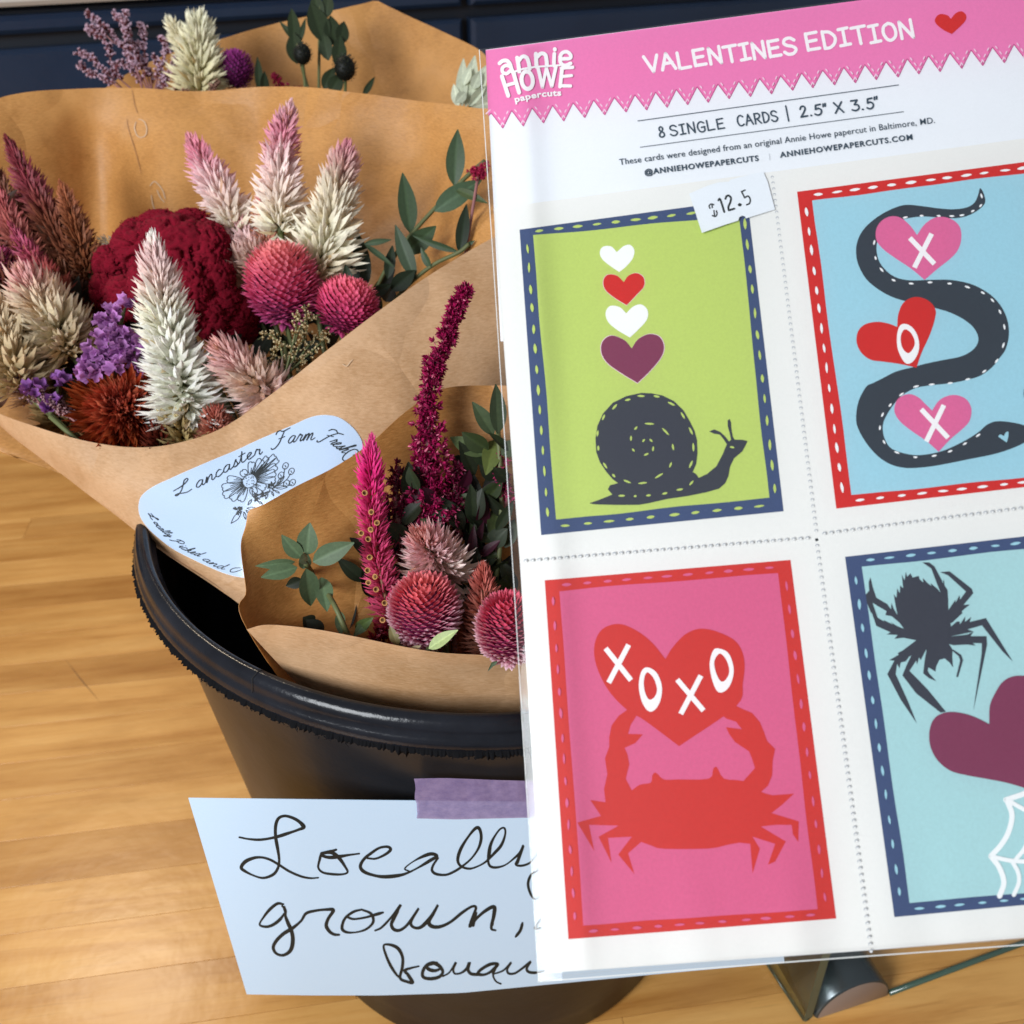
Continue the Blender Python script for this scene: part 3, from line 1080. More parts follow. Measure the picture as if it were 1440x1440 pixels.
text_px("lettering", "These cards were designed from an original Annie Howe papercut in Baltimore, MD.", (871.4, 232), (1315, 172.8), 8.6, SHEET, HL.nxt(), M_text, hd, 0.004, 1.04)
text_px("lettering", "@ANNIEHOWEPAPERCUTS", (906.7, 246), (1067, 225.8), 7.6, SHEET, HL.nxt(), M_text, hd, 0.03, 1.16)
text_px("lettering", "ANNIEHOWEPAPERCUTS.COM", (1097, 221.6), (1283.5, 196), 7.6, SHEET, HL.nxt(), M_text, hd, 0.03, 1.16)
strokes_mesh("lettering", [[(1081.5, 216), (1082.5, 225)]], 0.5, SHEET, HL.nxt(), M_hole, hd, 0, n=2, smooth=False)
# shop emblem
m = mapper(690, 60, 0.1111)
big = [
    (m([(112, 262), (150, 232), (205, 228), (242, 268), (268, 345), (300, 395)]), 6.2),
    (m([(246, 300), (195, 288), (150, 320), (152, 372), (200, 392), (250, 355)]), 5.6),
    (m([(335, 190), (350, 275), (362, 365)]), 6.4), (m([(352, 232), (400, 178), (452, 186), (480, 250), (495, 330)]), 6.2),
    (m([(572, 140), (576, 220), (580, 305)]), 6.4), (m([(585, 185), (635, 138), (688, 150), (706, 215), (712, 295)]), 6.2),
    (m([(806, 140), (802, 215), (800, 290)]), 6.0), (m([(812, 82), (812, 90)]), 6.2),
    (m([(895, 205), (1003, 198), (1008, 150), (960, 115), (900, 135), (878, 200), (892, 262), (945, 288), (1012, 262)]), 5.8),
    (m([(270, 382), (400, 335), (560, 308), (720, 296), (880, 286)]), 3.0),
    (m([(142, 425), (222, 672)]), 6.4), (m([(285, 370), (360, 632)]), 6.4), (m([(185, 545), (322, 505)]), 5.4),
    (m([(600, 322), (655, 560)]), 5.6), (m([(655, 560), (705, 320)]), 4.8), (m([(705, 320), (772, 552)]), 5.2), (m([(772, 552), (825, 310)]), 5.6),
    (m([(905, 320), (878, 556)]), 6.0), (m([(895, 322), (1038, 312)]), 5.4), (m([(892, 430), (1025, 416)]), 5.0), (m([(880, 545), (1010, 548)]), 5.4)]
strokes_mesh("emblem_lettering", [(s, w_ * .88) for s, w_ in big], 6, SHEET, HL.nxt(), M_cut, hd, 0.0, 0.00006, 5)
for _ in range(6):
    HL.nxt()
ring_mesh("emblem_lettering", m(ellipse_px(462, 475, 96, 138, -0.12, 14)), m(ellipse_px(462, 475, 45, 84, -0.12, 14)), SHEET, HL.nxt(), M_cut, hd)
text_px("emblem_lettering", "papercuts", (724, 143.5), (789, 134.5), 8.4, SHEET, HL.nxt(), M_cut, hd, 0.035, 1.08, curve=[(724.5, 144), (745, 139.2), (766, 135.8), (789.5, 134.2)])

# ---- perforated sheet of cards
sh = root("card_sheet", SHEET.at(1080, 757, 0), "white perforated sheet of valentine cards printed with a snail, snake, crab and spider", "card sheet")
L_TOP = [(694, 293), (1086, 241), (1300, 213.6), (1506, 187)]
CROSS = (1148, 757)
slab("card_stock", [(694, 293), (1086, 241.5), (1506, 186), (1650, 1302), (1224, 1336), (767, 1368.5), (731, 790)], 0.0, 0.00035, M_white, sh)
# holes along the tear lines
hole_o, hole_i = [], []


def perf(p0, p1, d0, d1, ang, bend=0):
    p0, p1 = np.array(p0, float), np.array(p1, float)
    L = np.linalg.norm(p1 - p0)
    s = 0
    while s < L:
        p = p0 + (p1 - p0) * s / L
        p = p + np.array([bend * math.sin(math.pi * s / L), 0])
        r = 0.285 * (d0 + (d1 - d0) * s / L)
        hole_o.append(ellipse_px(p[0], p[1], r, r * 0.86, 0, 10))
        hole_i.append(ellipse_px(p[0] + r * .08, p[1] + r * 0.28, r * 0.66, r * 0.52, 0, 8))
        s += (d0 + (d1 - d0) * s / L)


perf((1086, 249), (1148, 750), 8.2, 8.8, 0)
perf((1149, 767), (1225, 1338), 9.0, 9.9, 0)
perf((739, 788.5), (1141, 756), 9.6, 9.8, 0)
perf((1159, 750), (1570, 697), 9.9, 10, 0)
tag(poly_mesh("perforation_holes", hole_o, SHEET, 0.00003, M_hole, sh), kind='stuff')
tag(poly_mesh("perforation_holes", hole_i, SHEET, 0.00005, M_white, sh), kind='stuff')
poly_mesh("corner_hole", [ellipse_px(1148.5, 759, 2.4, 2.2)], SHEET, 0.00003, M_black, sh)


def card(outer, inner, mb, mi, st_mat, tops, label, counts):
    """a printed card face: backdrop, frame with cut stitches"""
    L = Layer(SHEET, 0.00002, 0.000012)
    c = poly_mesh("card_print", [outer], SHEET, L.nxt(), mb, sh)
    c['label'] = label
    poly_mesh("backdrop", [inner], SHEET, L.nxt(), mi, c)
    st = []
    k = len(outer)
    for e in range(4):
        o0, o1 = np.array(outer[e]), np.array(outer[(e + 1) % 4])
        i0, i1 = np.array(corn[e]), np.array(corn[(e + 1) % 4])
        n = counts[e]
        for j in range(n):
            t = (j + 0.75 + random.uniform(-.07, .07)) / (n + 0.5)
            p = (o0 * (1 - t) + o1 * t) * .5 + (i0 * (1 - t) + i1 * t) * .5
            d = o1 - o0
            a = math.atan2(d[1], d[0]) + random.uniform(-.07, .07)
            st.append(ellipse_px(p[0], p[1], random.uniform(5.8, 8.0), random.uniform(1.6, 2.4), a, 14, .45))
    poly_mesh("frame_stitches", st, SHEET, L.nxt(), st_mat, c)
    return c, L


def wobble_edges(corn, amp=1.2, n=14):
    out = []
    for e in range(4):
        a, b = np.array(corn[e], float), np.array(corn[(e + 1) % 4], float)
        d = b - a
        nn = np.array([-d[1], d[0]]) / np.linalg.norm(d)
        ph = random.random() * 9
        for j in range(n):
            t = j / n
            w = amp * (noise.noise(Vector((t * 3.5, ph, 0))) * 2) * min(1, 6 * t, 6 * (1 - t))
            out.append(tuple(a + d * t + nn * w))
    return out


def tangent_at(px, py, outline):
    P = np.array(outline)
    Q = np.roll(P, -1, axis=0)
    mid = (P + Q) / 2
    k = np.argmin(((mid - [px, py]) ** 2).sum(1))
    d = Q[k] - P[k]
    return math.atan2(d[1], d[0])


# snail card
corn = [(749.7, 330.5), (1039.0, 303.0), (1082, 699.7), (782, 730.6)]
c, L = card([(730.6, 322.9), (1051.0, 279.8), (1102, 719), (761, 752.5)], wobble_edges(corn), M_navy, M_green, M_green, None, "snail card with a lime green backdrop in a navy frame", (11, 13, 10, 14))
m = mapper(700, 260, 0.3473)
for h_, mt, nm in (
    (([(482, 272)], [(510, 248), (536, 243), (553, 265), (546, 298), (520, 330)], [(492, 353)], [(455, 328), (424, 302), (413, 275), (425, 251), (458, 249)]), M_cut, "white_heart"),
    (([(510, 393)], [(530, 367), (562, 357), (590, 375), (592, 410), (565, 442)], [(522, 487)], [(470, 455), (436, 425), (427, 392), (442, 365), (480, 366)]), M_red, "red_heart"),
    (([(520, 520)], [(548, 493), (580, 484), (606, 506), (604, 545), (570, 585)], [(535, 618)], [(480, 585), (445, 552), (437, 515), (456, 490), (494, 495)]), M_cut, "white_heart"),
    (([(542, 662)], [(568, 625), (612, 604), (655, 615), (673, 655), (660, 700), (615, 755)], [(566, 802)], [(500, 762), (445, 722), (420, 680), (424, 635), (460, 610), (512, 628)]), M_maroon, "maroon_heart")):
    hp = heart(m(h_[0])[0], m(h_[1]), m(h_[2])[0], m(h_[3]))
    if mt is not M_cut:
        cen = np.mean(hp, axis=0)
        rim_ = [tuple(cen + (np.array(p) - cen) * 1.022) for p in hp]
        poly_mesh("heart_outline", [rim_], SHEET, L.nxt(), M_pinklt, c)
    poly_mesh(nm, [hp], SHEET, L.nxt(), mt, c)
m = mapper(820, 540, 0.1736)
snail = m([(50, 965), (85, 974), (120, 976), (280, 980), (450, 979), (520, 968), (680, 932), (850, 907), (1000, 877), (1100, 848), (1150, 805), (1177, 745), (1190, 670), (1222, 602), (1290, 545), (1318, 492), (1331, 462),
           (1290, 452), (1226, 450), (1212, 425), (1200, 360), (1198, 312), (1186, 283), (1170, 296), (1172, 345), (1188, 400), (1198, 450), (1182, 467), (1150, 425), (1110, 388), (1062, 368), (1020, 384), (1060, 402),
           (1108, 410), (1140, 450), (1164, 488), (1130, 570), (1080, 665), (1005, 728), (936, 760), (915, 730), (887, 713), (915, 650), (926, 560), (922, 455), (902, 380), (862, 298), (812, 213), (735, 138), (640, 92),
           (550, 75), (470, 72), (350, 98), (240, 152), (160, 240), (115, 340), (100, 440), (106, 550), (135, 632), (188, 712), (240, 772), (282, 803), (218, 820), (200, 852), (236, 895), (120, 942)])
poly_mesh("snail", [snail], SHEET, L.nxt(), M_slate, c)
st = []
for (x, y, l) in ((470, 97, 32), (595, 100, 26), (715, 160, 34), (808, 255, 32), (873, 380, 34), (893, 512, 36), (873, 650, 34), (362, 128, 24), (255, 185, 30), (165, 270, 26), (117, 400, 26), (123, 520, 22), (178, 660, 30),
                  (248, 742, 18), (312, 905, 28), (422, 908, 12), (530, 902, 20), (662, 886, 24), (783, 855, 28)):
    p = m([(x, y)])[0]
    st.append(ellipse_px(p[0], p[1], l * .1736, 9 * .1736, tangent_at(p[0], p[1], snail), 10, .4))
for (x, y, l, a) in ((357, 790, 34, 22), (482, 802, 38, -6), (615, 743, 40, -32), (708, 655, 24, -68), (728, 510, 28, 80), (668, 385, 42, 46), (537, 322, 40, 3), (427, 358, 18, -48), (388, 440, 22, 92), (407, 535, 15, 50),
                     (490, 458, 15, -52), (550, 457, 17, 42), (567, 525, 20, -82), (512, 570, 22, -25), (877, 802, 26, -50), (1207, 512, 20, 12)):
    p = m([(x, y)])[0]
    st.append(ellipse_px(p[0], p[1], l * .1736, 8.5 * .1736, R(a), 10, .4))
poly_mesh("snail_stitches", st, SHEET, L.nxt(), M_green, c)

# snake card
corn = [(1142, 281.9), (1449, 243.2), (1506, 664.5), (1197.3, 696)]
c, L = card([(1120.8, 269.6), (1466, 224.5), (1533, 674.5), (1176, 715.3)], wobble_edges(corn), M_red, M_sky, M_cut, None, "snake card with a pale blue backdrop in a red frame", (12, 14, 11, 15))
m4, m5 = mapper(1100, 220, 0.2361), mapper(1100, 500, 0.2361)
snake = cr2(m4([(1178, 188), (1168, 225), (1145, 275), (1100, 303), (1030, 314), (950, 311), (850, 298), (760, 288), (700, 295), (620, 328), (540, 380), (480, 440), (446, 510), (440, 580), (455, 650), (500, 730), (570, 790), (650, 835), (735, 862),
                (850, 885), (920, 905), (1000, 930), (1080, 970), (1140, 1020), (1168, 1080), (1155, 1130), (1110, 1170), (1050, 1195), (960, 1212), (850, 1235), (780, 1255), (680, 1280), (600, 1320), (540, 1350)]) +
            m5([(500, 185), (455, 270), (440, 360), (450, 430), (500, 520), (570, 600), (650, 650), (740, 670), (850, 665), (960, 648), (1100, 620), (1250, 590), (1350, 560), (1440, 520), (1485, 478), (1490, 450), (1440, 415), (1350, 395), (1270, 392),
                (1215, 415), (1170, 455), (1100, 500), (1000, 550), (930, 575), (850, 590), (780, 592), (700, 575), (640, 545), (605, 480), (600, 410), (625, 350), (665, 290), (710, 240), (790, 195), (880, 178), (1000, 165), (1100, 145), (1180, 120), (1250, 70)]) +
            m4([(1295, 1200), (1330, 1150), (1350, 1070), (1345, 990), (1315, 910), (1260, 840), (1190, 790), (1110, 755), (1000, 735), (880, 735), (770, 738), (690, 725), (630, 690), (580, 630), (562, 560), (568, 500), (595, 440), (640, 400), (720, 375),
                (780, 363), (850, 358), (950, 365), (1030, 368), (1100, 355), (1160, 325), (1200, 290), (1210, 260), (1198, 215)]), 3)
poly_mesh("snake", [snake], SHEET, L.nxt(), M_slate2, c)
st = []
for (x, y) in m4([(733, 363), (830, 353), (932, 354), (1010, 355), (1070, 350), (1135, 325), (1182, 293), (1187, 235), (548, 512), (556, 605), (592, 675), (663, 737), (768, 757), (880, 750), (997, 757), (1103, 778), (1195, 812), (1252, 857), (1297, 925),
                  (1323, 1015), (1317, 1125), (1277, 1218), (1203, 1280), (1105, 1327), (1000, 1350), (890, 1358), (797, 1370), (710, 1417)]) + m5([(643, 295), (597, 352), (582, 430), (607, 515), (683, 577), (793, 605), (905, 597), (1000, 570), (1088, 525), (1167, 475)]):
    st.append(ellipse_px(x, y, random.uniform(2.8, 4.4), 1.45, tangent_at(x, y, snake), 10, .4))
poly_mesh("snake_stitches", st, SHEET, L.nxt(), M_cut, c)
h1 = heart(m4([(803, 468)])[0], m4([(845, 408), (900, 368), (960, 360), (1020, 380), (1060, 425), (1066, 495), (1045, 560), (1000, 610), (930, 665)]), m4([(848, 735)])[0], m4([(770, 670), (680, 610), (605, 555), (562, 500), (560, 435), (590, 385), (645, 357), (705, 365), (762, 412)]))
h2 = heart(m4([(685, 1015)])[0], m4([(690, 945), (715, 880), (760, 845), (815, 838), (875, 862), (912, 910), (910, 965), (880, 1060), (830, 1170)]), m4([(800, 1258)])[0], m4([(700, 1236), (600, 1222), (525, 1210), (468, 1165), (442, 1100), (455, 1035), (500, 997), (570, 985), (635, 996)]))
h3 = heart(m5([(893, 328)])[0], m5([(930, 272), (980, 242), (1040, 236), (1098, 262), (1127, 320), (1115, 390), (1070, 440), (1000, 500)]), m5([(932, 573)])[0], m5([(860, 510), (775, 452), (702, 392), (669, 335), (678, 275), (715, 240), (765, 230), (815, 252), (852, 288)]))
poly_mesh("rose_heart", [h1], SHEET, L.nxt(), M_heartpink, c)
poly_mesh("red_heart", [h2], SHEET, L.nxt(), M_red, c)
poly_mesh("rose_heart", [h3], SHEET, L.nxt(), M_heartpink, c)
strokes_mesh("letter_x", [m4([(760, 485), (907, 640)]), m4([(890, 460), (787, 662)])], 6.9, SHEET, L.nxt(), M_cut, c, 0, n=2, smooth=False, caps=False)
L.nxt(); L.nxt(); L.nxt()
strokes_mesh("letter_x", [m5([(828, 320), (988, 490)]), m5([(963, 295), (858, 512)])], 6.9, SHEET, L.nxt(), M_cut, c, 0, n=2, smooth=False, caps=False)
ring_mesh("letter_o", m4([(745, 1000), (785, 1030), (812, 1090), (812, 1160), (780, 1220), (740, 1235), (708, 1195), (685, 1130), (686, 1050), (706, 1003)]), m4([(738, 1030), (772, 1058), (790, 1108), (776, 1150), (748, 1172), (716, 1140), (705, 1085), (716, 1043)]), SHEET, L.nxt(), M_cut, c)
poly_mesh("heart_eye", [heart(m5([(1320, 480)])[0], m5([(1332, 458), (1347, 455), (1346, 485)]), m5([(1337, 518)])[0], m5([(1300, 492), (1288, 482), (1300, 470)]))], SHEET, L.nxt(), M_sky, c)
poly_mesh("snake_tongue", [ellipse_px(1447, 553, 7.5, 12.5, 0)], SHEET, L.nxt(), M_slate2, c)

# crab card
corn = [(786.7, 831.7), (1094, 806), (1149.8, 1278.5), (820.2, 1301.4)]
c, L = card([(766, 816), (1111.7, 787.3), (1176, 1291.7), (799.3, 1320.8)], wobble_edges(corn), M_crabred, M_crabbg, M_crabbg, None, "crab card with a rose pink backdrop in a red frame", (11, 14, 11, 15))
m = mapper(720, 760, 1 / 3)
crab = cr2(m([(505, 1055), (505, 1055), (540, 1030), (585, 1022), (592, 990), (608, 980), (640, 1008), (700, 1008), (830, 1005), (848, 965), (865, 957), (895, 1005), (975, 1015), (1050, 1060), (1100, 1075)]), 3, False) + \
    m([(1190, 1068), (1140, 1115), (1095, 1150), (1210, 1185), (1208, 1272), (1185, 1240), (1180, 1200), (1110, 1200), (1050, 1207), (1155, 1270), (1110, 1355), (1080, 1368), (1110, 1280), (1015, 1250), (1046, 1300), (1015, 1405), (1005, 1280)]) + \
    cr2(m([(960, 1275), (910, 1284), (830, 1300), (640, 1301), (590, 1288), (545, 1272)]), 3, False) + \
    m([(490, 1320), (517, 1408), (448, 1325), (505, 1250), (405, 1255), (420, 1360), (365, 1250), (450, 1203), (325, 1200), (347, 1310), (275, 1190), (375, 1162), (330, 1095), (400, 1105), (440, 1100)])
armL = m([(485, 715), (450, 740), (420, 780), (410, 830), (410, 870), (392, 920), (402, 985), (388, 1050), (395, 1110), (450, 1130), (507, 1058), (480, 1005), (495, 945), (488, 905), (475, 875), (520, 855), (552, 818), (490, 816), (500, 780), (526, 738), (530, 715)])
armR = m([(930, 690), (975, 712), (1012, 727), (1045, 765), (1062, 805), (1076, 845), (1110, 880), (1100, 930), (1098, 990), (1080, 1035), (1045, 1066), (975, 1016), (1025, 960), (1012, 920), (1000, 890), (940, 850), (915, 815), (903, 788), (935, 792), (970, 797), (945, 765), (905, 752), (890, 740)])
hc = heart(m([(647, 500)])[0], m([(680, 448), (735, 393), (800, 372), (880, 390), (950, 432), (980, 505), (974, 600), (945, 700)]), m([(705, 868)])[0], m([(560, 760), (485, 715), (405, 630), (355, 525), (348, 440), (380, 375), (450, 352), (525, 380), (592, 432)]))
for nm, pl in (("crab", crab), ("crab_claw", armL), ("crab_claw", armR), ("crab_heart", hc)):
    poly_mesh(nm, [pl], SHEET, L.nxt(), M_crabred, c)
strokes_mesh("letter_x", [m([(395, 455), (502, 590)]), m([(492, 440), (408, 600)])], 7.2, SHEET, L.nxt(), M_cut, c, 0, n=2, smooth=False, caps=False)
L.nxt(); L.nxt(); L.nxt()
strokes_mesh("letter_x", [m([(697, 587), (808, 718)]), m([(797, 570), (712, 732)])], 7.2, SHEET, L.nxt(), M_cut, c, 0, n=2, smooth=False, caps=False)
ring_mesh("letter_o", m([(570, 535), (610, 558), (632, 615), (626, 675), (602, 715), (575, 720), (548, 680), (535, 615), (545, 555)]), m([(570, 556), (598, 582), (612, 630), (600, 662), (578, 671), (561, 640), (556, 592)]), SHEET, L.nxt(), M_cut, c)
ring_mesh("letter_o", m([(878, 457), (915, 478), (935, 540), (925, 600), (898, 636), (868, 638), (845, 590), (834, 520), (850, 462)]), m([(876, 477), (903, 502), (917, 550), (903, 586), (882, 595), (862, 562), (853, 512)]), SHEET, L.nxt(), M_cut, c)

# spider card
corn = [(1211.9, 796.9), (1527, 762), (1600, 1241), (1279, 1269.9)]
c, L = card([(1188.3, 783), (1548, 742), (1630, 1255), (1257.7, 1289.7)], wobble_edges(corn), M_navy, M_aqua, M_sky, None, "spider card with an aqua backdrop in a navy frame", (11, 14, 11, 14))
m = mapper(1180, 780, 0.18056)
spid = [
    [(520, 132), (530, 172), (556, 145), (572, 178), (620, 165), (628, 192), (655, 216), (652, 182), (690, 222), (720, 245), (712, 222), (762, 262), (790, 295), (815, 190), (822, 240), (845, 275), (850, 350), (852, 440), (872, 560), (862, 640), (852, 690),
     (885, 740), (882, 790), (887, 880), (862, 842), (822, 808), (780, 820), (757, 870), (750, 912), (725, 895), (690, 875), (670, 850), (680, 735), (600, 668), (510, 580), (455, 470), (440, 400), (425, 308), (447, 335), (452, 262), (472, 300), (476, 238), (498, 262), (488, 155), (510, 200)],
    [(520, 600), (455, 470), (430, 430), (407, 375), (404, 425), (375, 385), (290, 335), (262, 250), (245, 175), (230, 215), (234, 280), (207, 312), (215, 370), (250, 460), (262, 375), (300, 400), (370, 440), (360, 470), (410, 480), (470, 530)],
    [(250, 440), (215, 370), (240, 350), (262, 380), (300, 490), (350, 520), (345, 508), (420, 545), (400, 525), (450, 555), (510, 580), (600, 610), (640, 680), (600, 667), (500, 647), (430, 656), (455, 625), (370, 622), (400, 605), (290, 555)],
    [(600, 667), (500, 742), (455, 768), (465, 778), (390, 822), (430, 826), (375, 930), (480, 1130), (605, 1314), (540, 1150), (440, 930), (452, 850), (470, 885), (480, 840), (520, 830), (545, 795), (640, 745), (720, 720)],
    [(560, 790), (530, 850), (493, 940), (600, 1080), (790, 1230), (832, 1224), (690, 1050), (548, 905), (600, 825), (608, 855), (622, 800), (635, 822), (680, 735), (640, 700)],
    [(682, 735), (665, 830), (655, 925), (700, 962), (757, 985), (705, 930), (690, 905), (695, 878), (720, 850), (720, 760)],
    [(875, 742), (930, 790), (943, 822), (912, 950), (926, 956), (966, 820), (950, 780), (890, 740)],
    [(648, 60), (700, 60), (742, 92), (800, 200), (830, 300), (790, 295), (762, 225), (718, 108)],
    [(788, 136), (860, 130), (1032, 265), (1045, 300), (968, 392), (1018, 388), (955, 440), (960, 455), (880, 530), (850, 540), (852, 430), (905, 352), (908, 375), (937, 315), (942, 350), (988, 287), (850, 162)],
    [(860, 570), (915, 522), (938, 520), (940, 545), (982, 482), (978, 525), (1030, 485), (1015, 525), (1142, 494), (1352, 832), (1270, 750), (1112, 550), (1000, 582), (1045, 600), (890, 632), (860, 640)],
    [(850, 640), (1000, 622), (1048, 598), (1022, 635), (1147, 635), (1152, 700), (1045, 1216), (1110, 770), (1112, 690), (1040, 688), (1062, 708), (1000, 700), (890, 705), (850, 695)]]
for i, pl in enumerate(spid):
    poly_mesh("spider" if i == 0 else "spider_leg", [m(pl)], SHEET, L.nxt(), M_slate, c)
m = mapper(1260, 940, 0.2639)
hs = heart(m([(497, 298)])[0], m([(500, 200), (528, 132), (568, 72), (625, 42), (700, 42), (780, 70), (830, 150), (840, 270), (810, 400), (770, 540)]), m([(742, 655)])[0], m([(600, 612), (480, 588), (380, 570), (290, 545), (222, 490), (183, 415), (178, 335), (200, 272), (245, 240), (305, 232), (380, 245), (440, 268)]), 6)
web = [(m([(760, 625), (680, 668), (585, 700)]), 7.5), (m([(590, 700), (618, 780), (600, 870), (560, 940), (505, 1000)]), 7.5), (m([(505, 1000), (550, 1060), (575, 1140), (552, 1212)]), 7.5), (m([(520, 1005), (620, 1025), (760, 1032)]), 6),
       (m([(600, 705), (680, 750), (760, 790)]), 6), (m([(640, 1015), (690, 950), (720, 850), (700, 770)]), 6), (m([(620, 1030), (650, 1085), (655, 1140), (628, 1206)]), 6)]
strokes_mesh("spider_web", web, 7, SHEET, L.nxt(), M_cut, c, 0, n=6)
for _ in range(4):
    L.nxt()
poly_mesh("maroon_heart", [hs], SHEET, L.nxt(), M_maroon, c)

# price label
pt = root("price_sticker", SHEET.at(1030, 290, 0.0004), "small white price sticker reading $12.5 stuck askew over the corner of the snail card", "price sticker")
m = mapper(960, 240, 0.1181)
tagq = m([(75, 290), (300, 190), (430, 150), (550, 140), (560, 120), (640, 95), (880, 30), (960, 18), (1010, 130), (1100, 463), (1000, 495), (750, 575), (742, 552), (705, 542), (672, 562), (660, 602), (500, 655), (225, 755), (150, 520)])
vs = [SHEET.at(x, y, 0.00042) for x, y in tagq] + [SHEET.at(x, y, 0.00030) for x, y in tagq]
tri = tessellate_polygon([[Vector((x, y, 0)) for x, y in tagq]])
k = len(tagq)
fs = orient(vs, [tuple(t) for t in tri]) + [(i, (i + 1) % k, k + (i + 1) % k, k + i) for i in range(k)]
# the free left corner lifts a little from the card
for i in range(k):
    x = tagq[i][0]
    lift = (1095 - x) / 125 * 0.0007
    vs[i] = vs[i] + SHEET.n * lift
    vs[i + k] = vs[i + k] + SHEET.n * lift
mesh("label_paper", vs, fs, M_tag, pt)


class Lift:
    def at(s, x, y, off=0):
        return SHEET.at(x, y, 0.00042 + off + 0.00003 + (1095 - x) / 125 * 0.0007)


LIFT = Lift()
strokes_mesh("price_numerals", [m([(425, 352), (447, 342), (496, 492)]), m([(510, 335), (522, 305), (550, 297), (575, 325), (568, 375), (545, 430), (550, 472)]), m([(550, 472), (616, 453)])], 2.9, LIFT, 0, M_black, pt, 0.0, 0.00001, 4)
strokes_mesh("price_numerals", [m([(742, 232), (702, 250)]), m([(702, 250), (738, 322)]), m([(738, 322), (780, 302), (805, 345), (795, 390), (762, 406)])], 2.2, LIFT, 0, M_black, pt, 0.0, 0.00001, 4)
strokes_mesh("price_numerals", [m([(370, 405), (338, 397), (315, 420), (326, 448)]), m([(350, 405), (352, 440)]), m([(372, 475), (380, 535)]), m([(402, 478), (410, 515), (390, 545), (355, 535)])], 2.0, LIFT, 0, M_black, pt, 0.0, 0.00001, 4)
poly_mesh("price_numerals", [m(ellipse_px(680, 406, 24, 20))], LIFT, 0, M_black, pt)

# clear sleeve: back and front film, folded and sealed edges
sl = root("clear_sleeve", SHEET.at(757, 1380, 0.001), "clear plastic sleeve holding the header card and the sheet of valentine cards", "plastic sleeve")


def film(name, off, poly, mat):
    """a lightly waved film sheet cut to poly's four sides"""
    tl, tr, br, bl = [np.array(p, float) for p in poly]
    nu, nv = 90, 60
    G = np.zeros((nv, nu, 3))
    for i in range(nv):
        for j in range(nu):
            a, b = j / (nu - 1), i / (nv - 1)
            p = (tl * (1 - a) + tr * a) * (1 - b) + (bl * (1 - a) + br * a) * b
            w = 0.0003 * noise.noise(Vector((a * 4, b * 5, off * 900))) + (0.0008 * math.exp(-((a - .055) / .028) ** 2) * (1 + .8 * noise.noise(Vector((b * 5, 2, 0)))) if off > 0 else 0) + (.0005 * noise.noise(Vector((a * 14, b * 3, 8))) * max(0, b - .8) * 5 if off > 0 else 0)
            e = 0.0009 * max(0, 1 - a / 0.03) ** 1.0 * -1
            G[i, j] = SHEET.at(p[0], p[1], off + w + e)
    vs = G.reshape(-1, 3)
    fs = [(i * nu + j, i * nu + j + 1, (i + 1) * nu + j + 1, (i + 1) * nu + j) for i in range(nv - 1) for j in range(nu - 1)]
    return mesh(name, vs, orient(vs, fs), mat, sl, True)


FQ = [(673, 69), (1500, -41), (1668, 1312), (757, 1381)]
film("front_film", 0.0016, FQ, M_film)
film("back_film", -0.0014, FQ, M_film)
strokes_mesh("side_fold", [[(674, 70), (697, 420), (720, 780), (741, 1120), (757, 1380)]], 1.0, SHEET, 0.0012, M_seam, sl, 0, n=8)
strokes_mesh("bottom_seam", [[(757, 1380.5), (1080, 1355), (1400, 1331.5), (1660, 1312)]], 1.6, SHEET, 0.0012, M_seam, sl, 0, n=8)
strokes_mesh("bottom_seam", [[(764, 1374), (1080, 1347), (1400, 1323), (1640, 1304)]], 0.5, SHEET, 0.0012, M_hole, sl, 0, n=8)

# ------------------------------------------------------------------ handwritten sign taped to the bucket
yf = BC[1] - (RB + (0.1335 - RB) * 0.75) - 0.0012
slope = (0.1335 - RB) / HR
SIGN = Plane((0, BC[1] - (RB + slope * 0.17) - 0.0025, 0.17), (0.03, -1.0, -slope * 1.0 + 0.0))


class Bent:
    """the sign sheet curls very slightly back at its left side"""
    def at(s, x, y, off=0.0):
        return SIGN.at(x, y, off - 0.004 * max(0, (430 - x) / 165) ** 2)


SG = Bent()
sn = root("handwritten_sign", SG.at(690, 1390), "white paper sign handwritten Locally grown in dark marker, taped to the bucket", "sign")
outl = [(265, 1122), (350, 1123.2), (500, 1125), (700, 1127), (900, 1128), (1085, 1128), (1090, 1200), (1097, 1280), (1103, 1353), (1000, 1363), (880, 1375), (760, 1386), (640, 1396), (520, 1400), (430, 1399.5), (347, 1398), (320, 1310), (293, 1220)]
nu, nv = 50, 20
G = np.zeros((nv, nu, 3))
for i in range(nv):
    for j in range(nu):
        a, b = j / (nu - 1), i / (nv - 1)
        top = (265 + (1085 - 265) * a, np.interp(a, [0, .3, .6, 1], [1122, 1125, 1127.5, 1128]))
        bot = (347 + (1103 - 347) * a, np.interp(a, [0, .12, .25, .4, .55, .8, 1], [1398, 1399.5, 1399.5, 1396, 1385, 1367, 1353]))
        p = (top[0] * (1 - b) + bot[0] * b, top[1] * (1 - b) + bot[1] * b)
        G[i, j] = SG.at(*p)
grid_mesh("paper", G, M_paper, sn, 0.00018)
SO = 0.00014
z1 = mapper(320, 1120, 1 / 6)
z2 = mapper(540, 1120, 1 / 6)
z3 = mapper(520, 1260, 0.18056)
w_m = lambda f: f
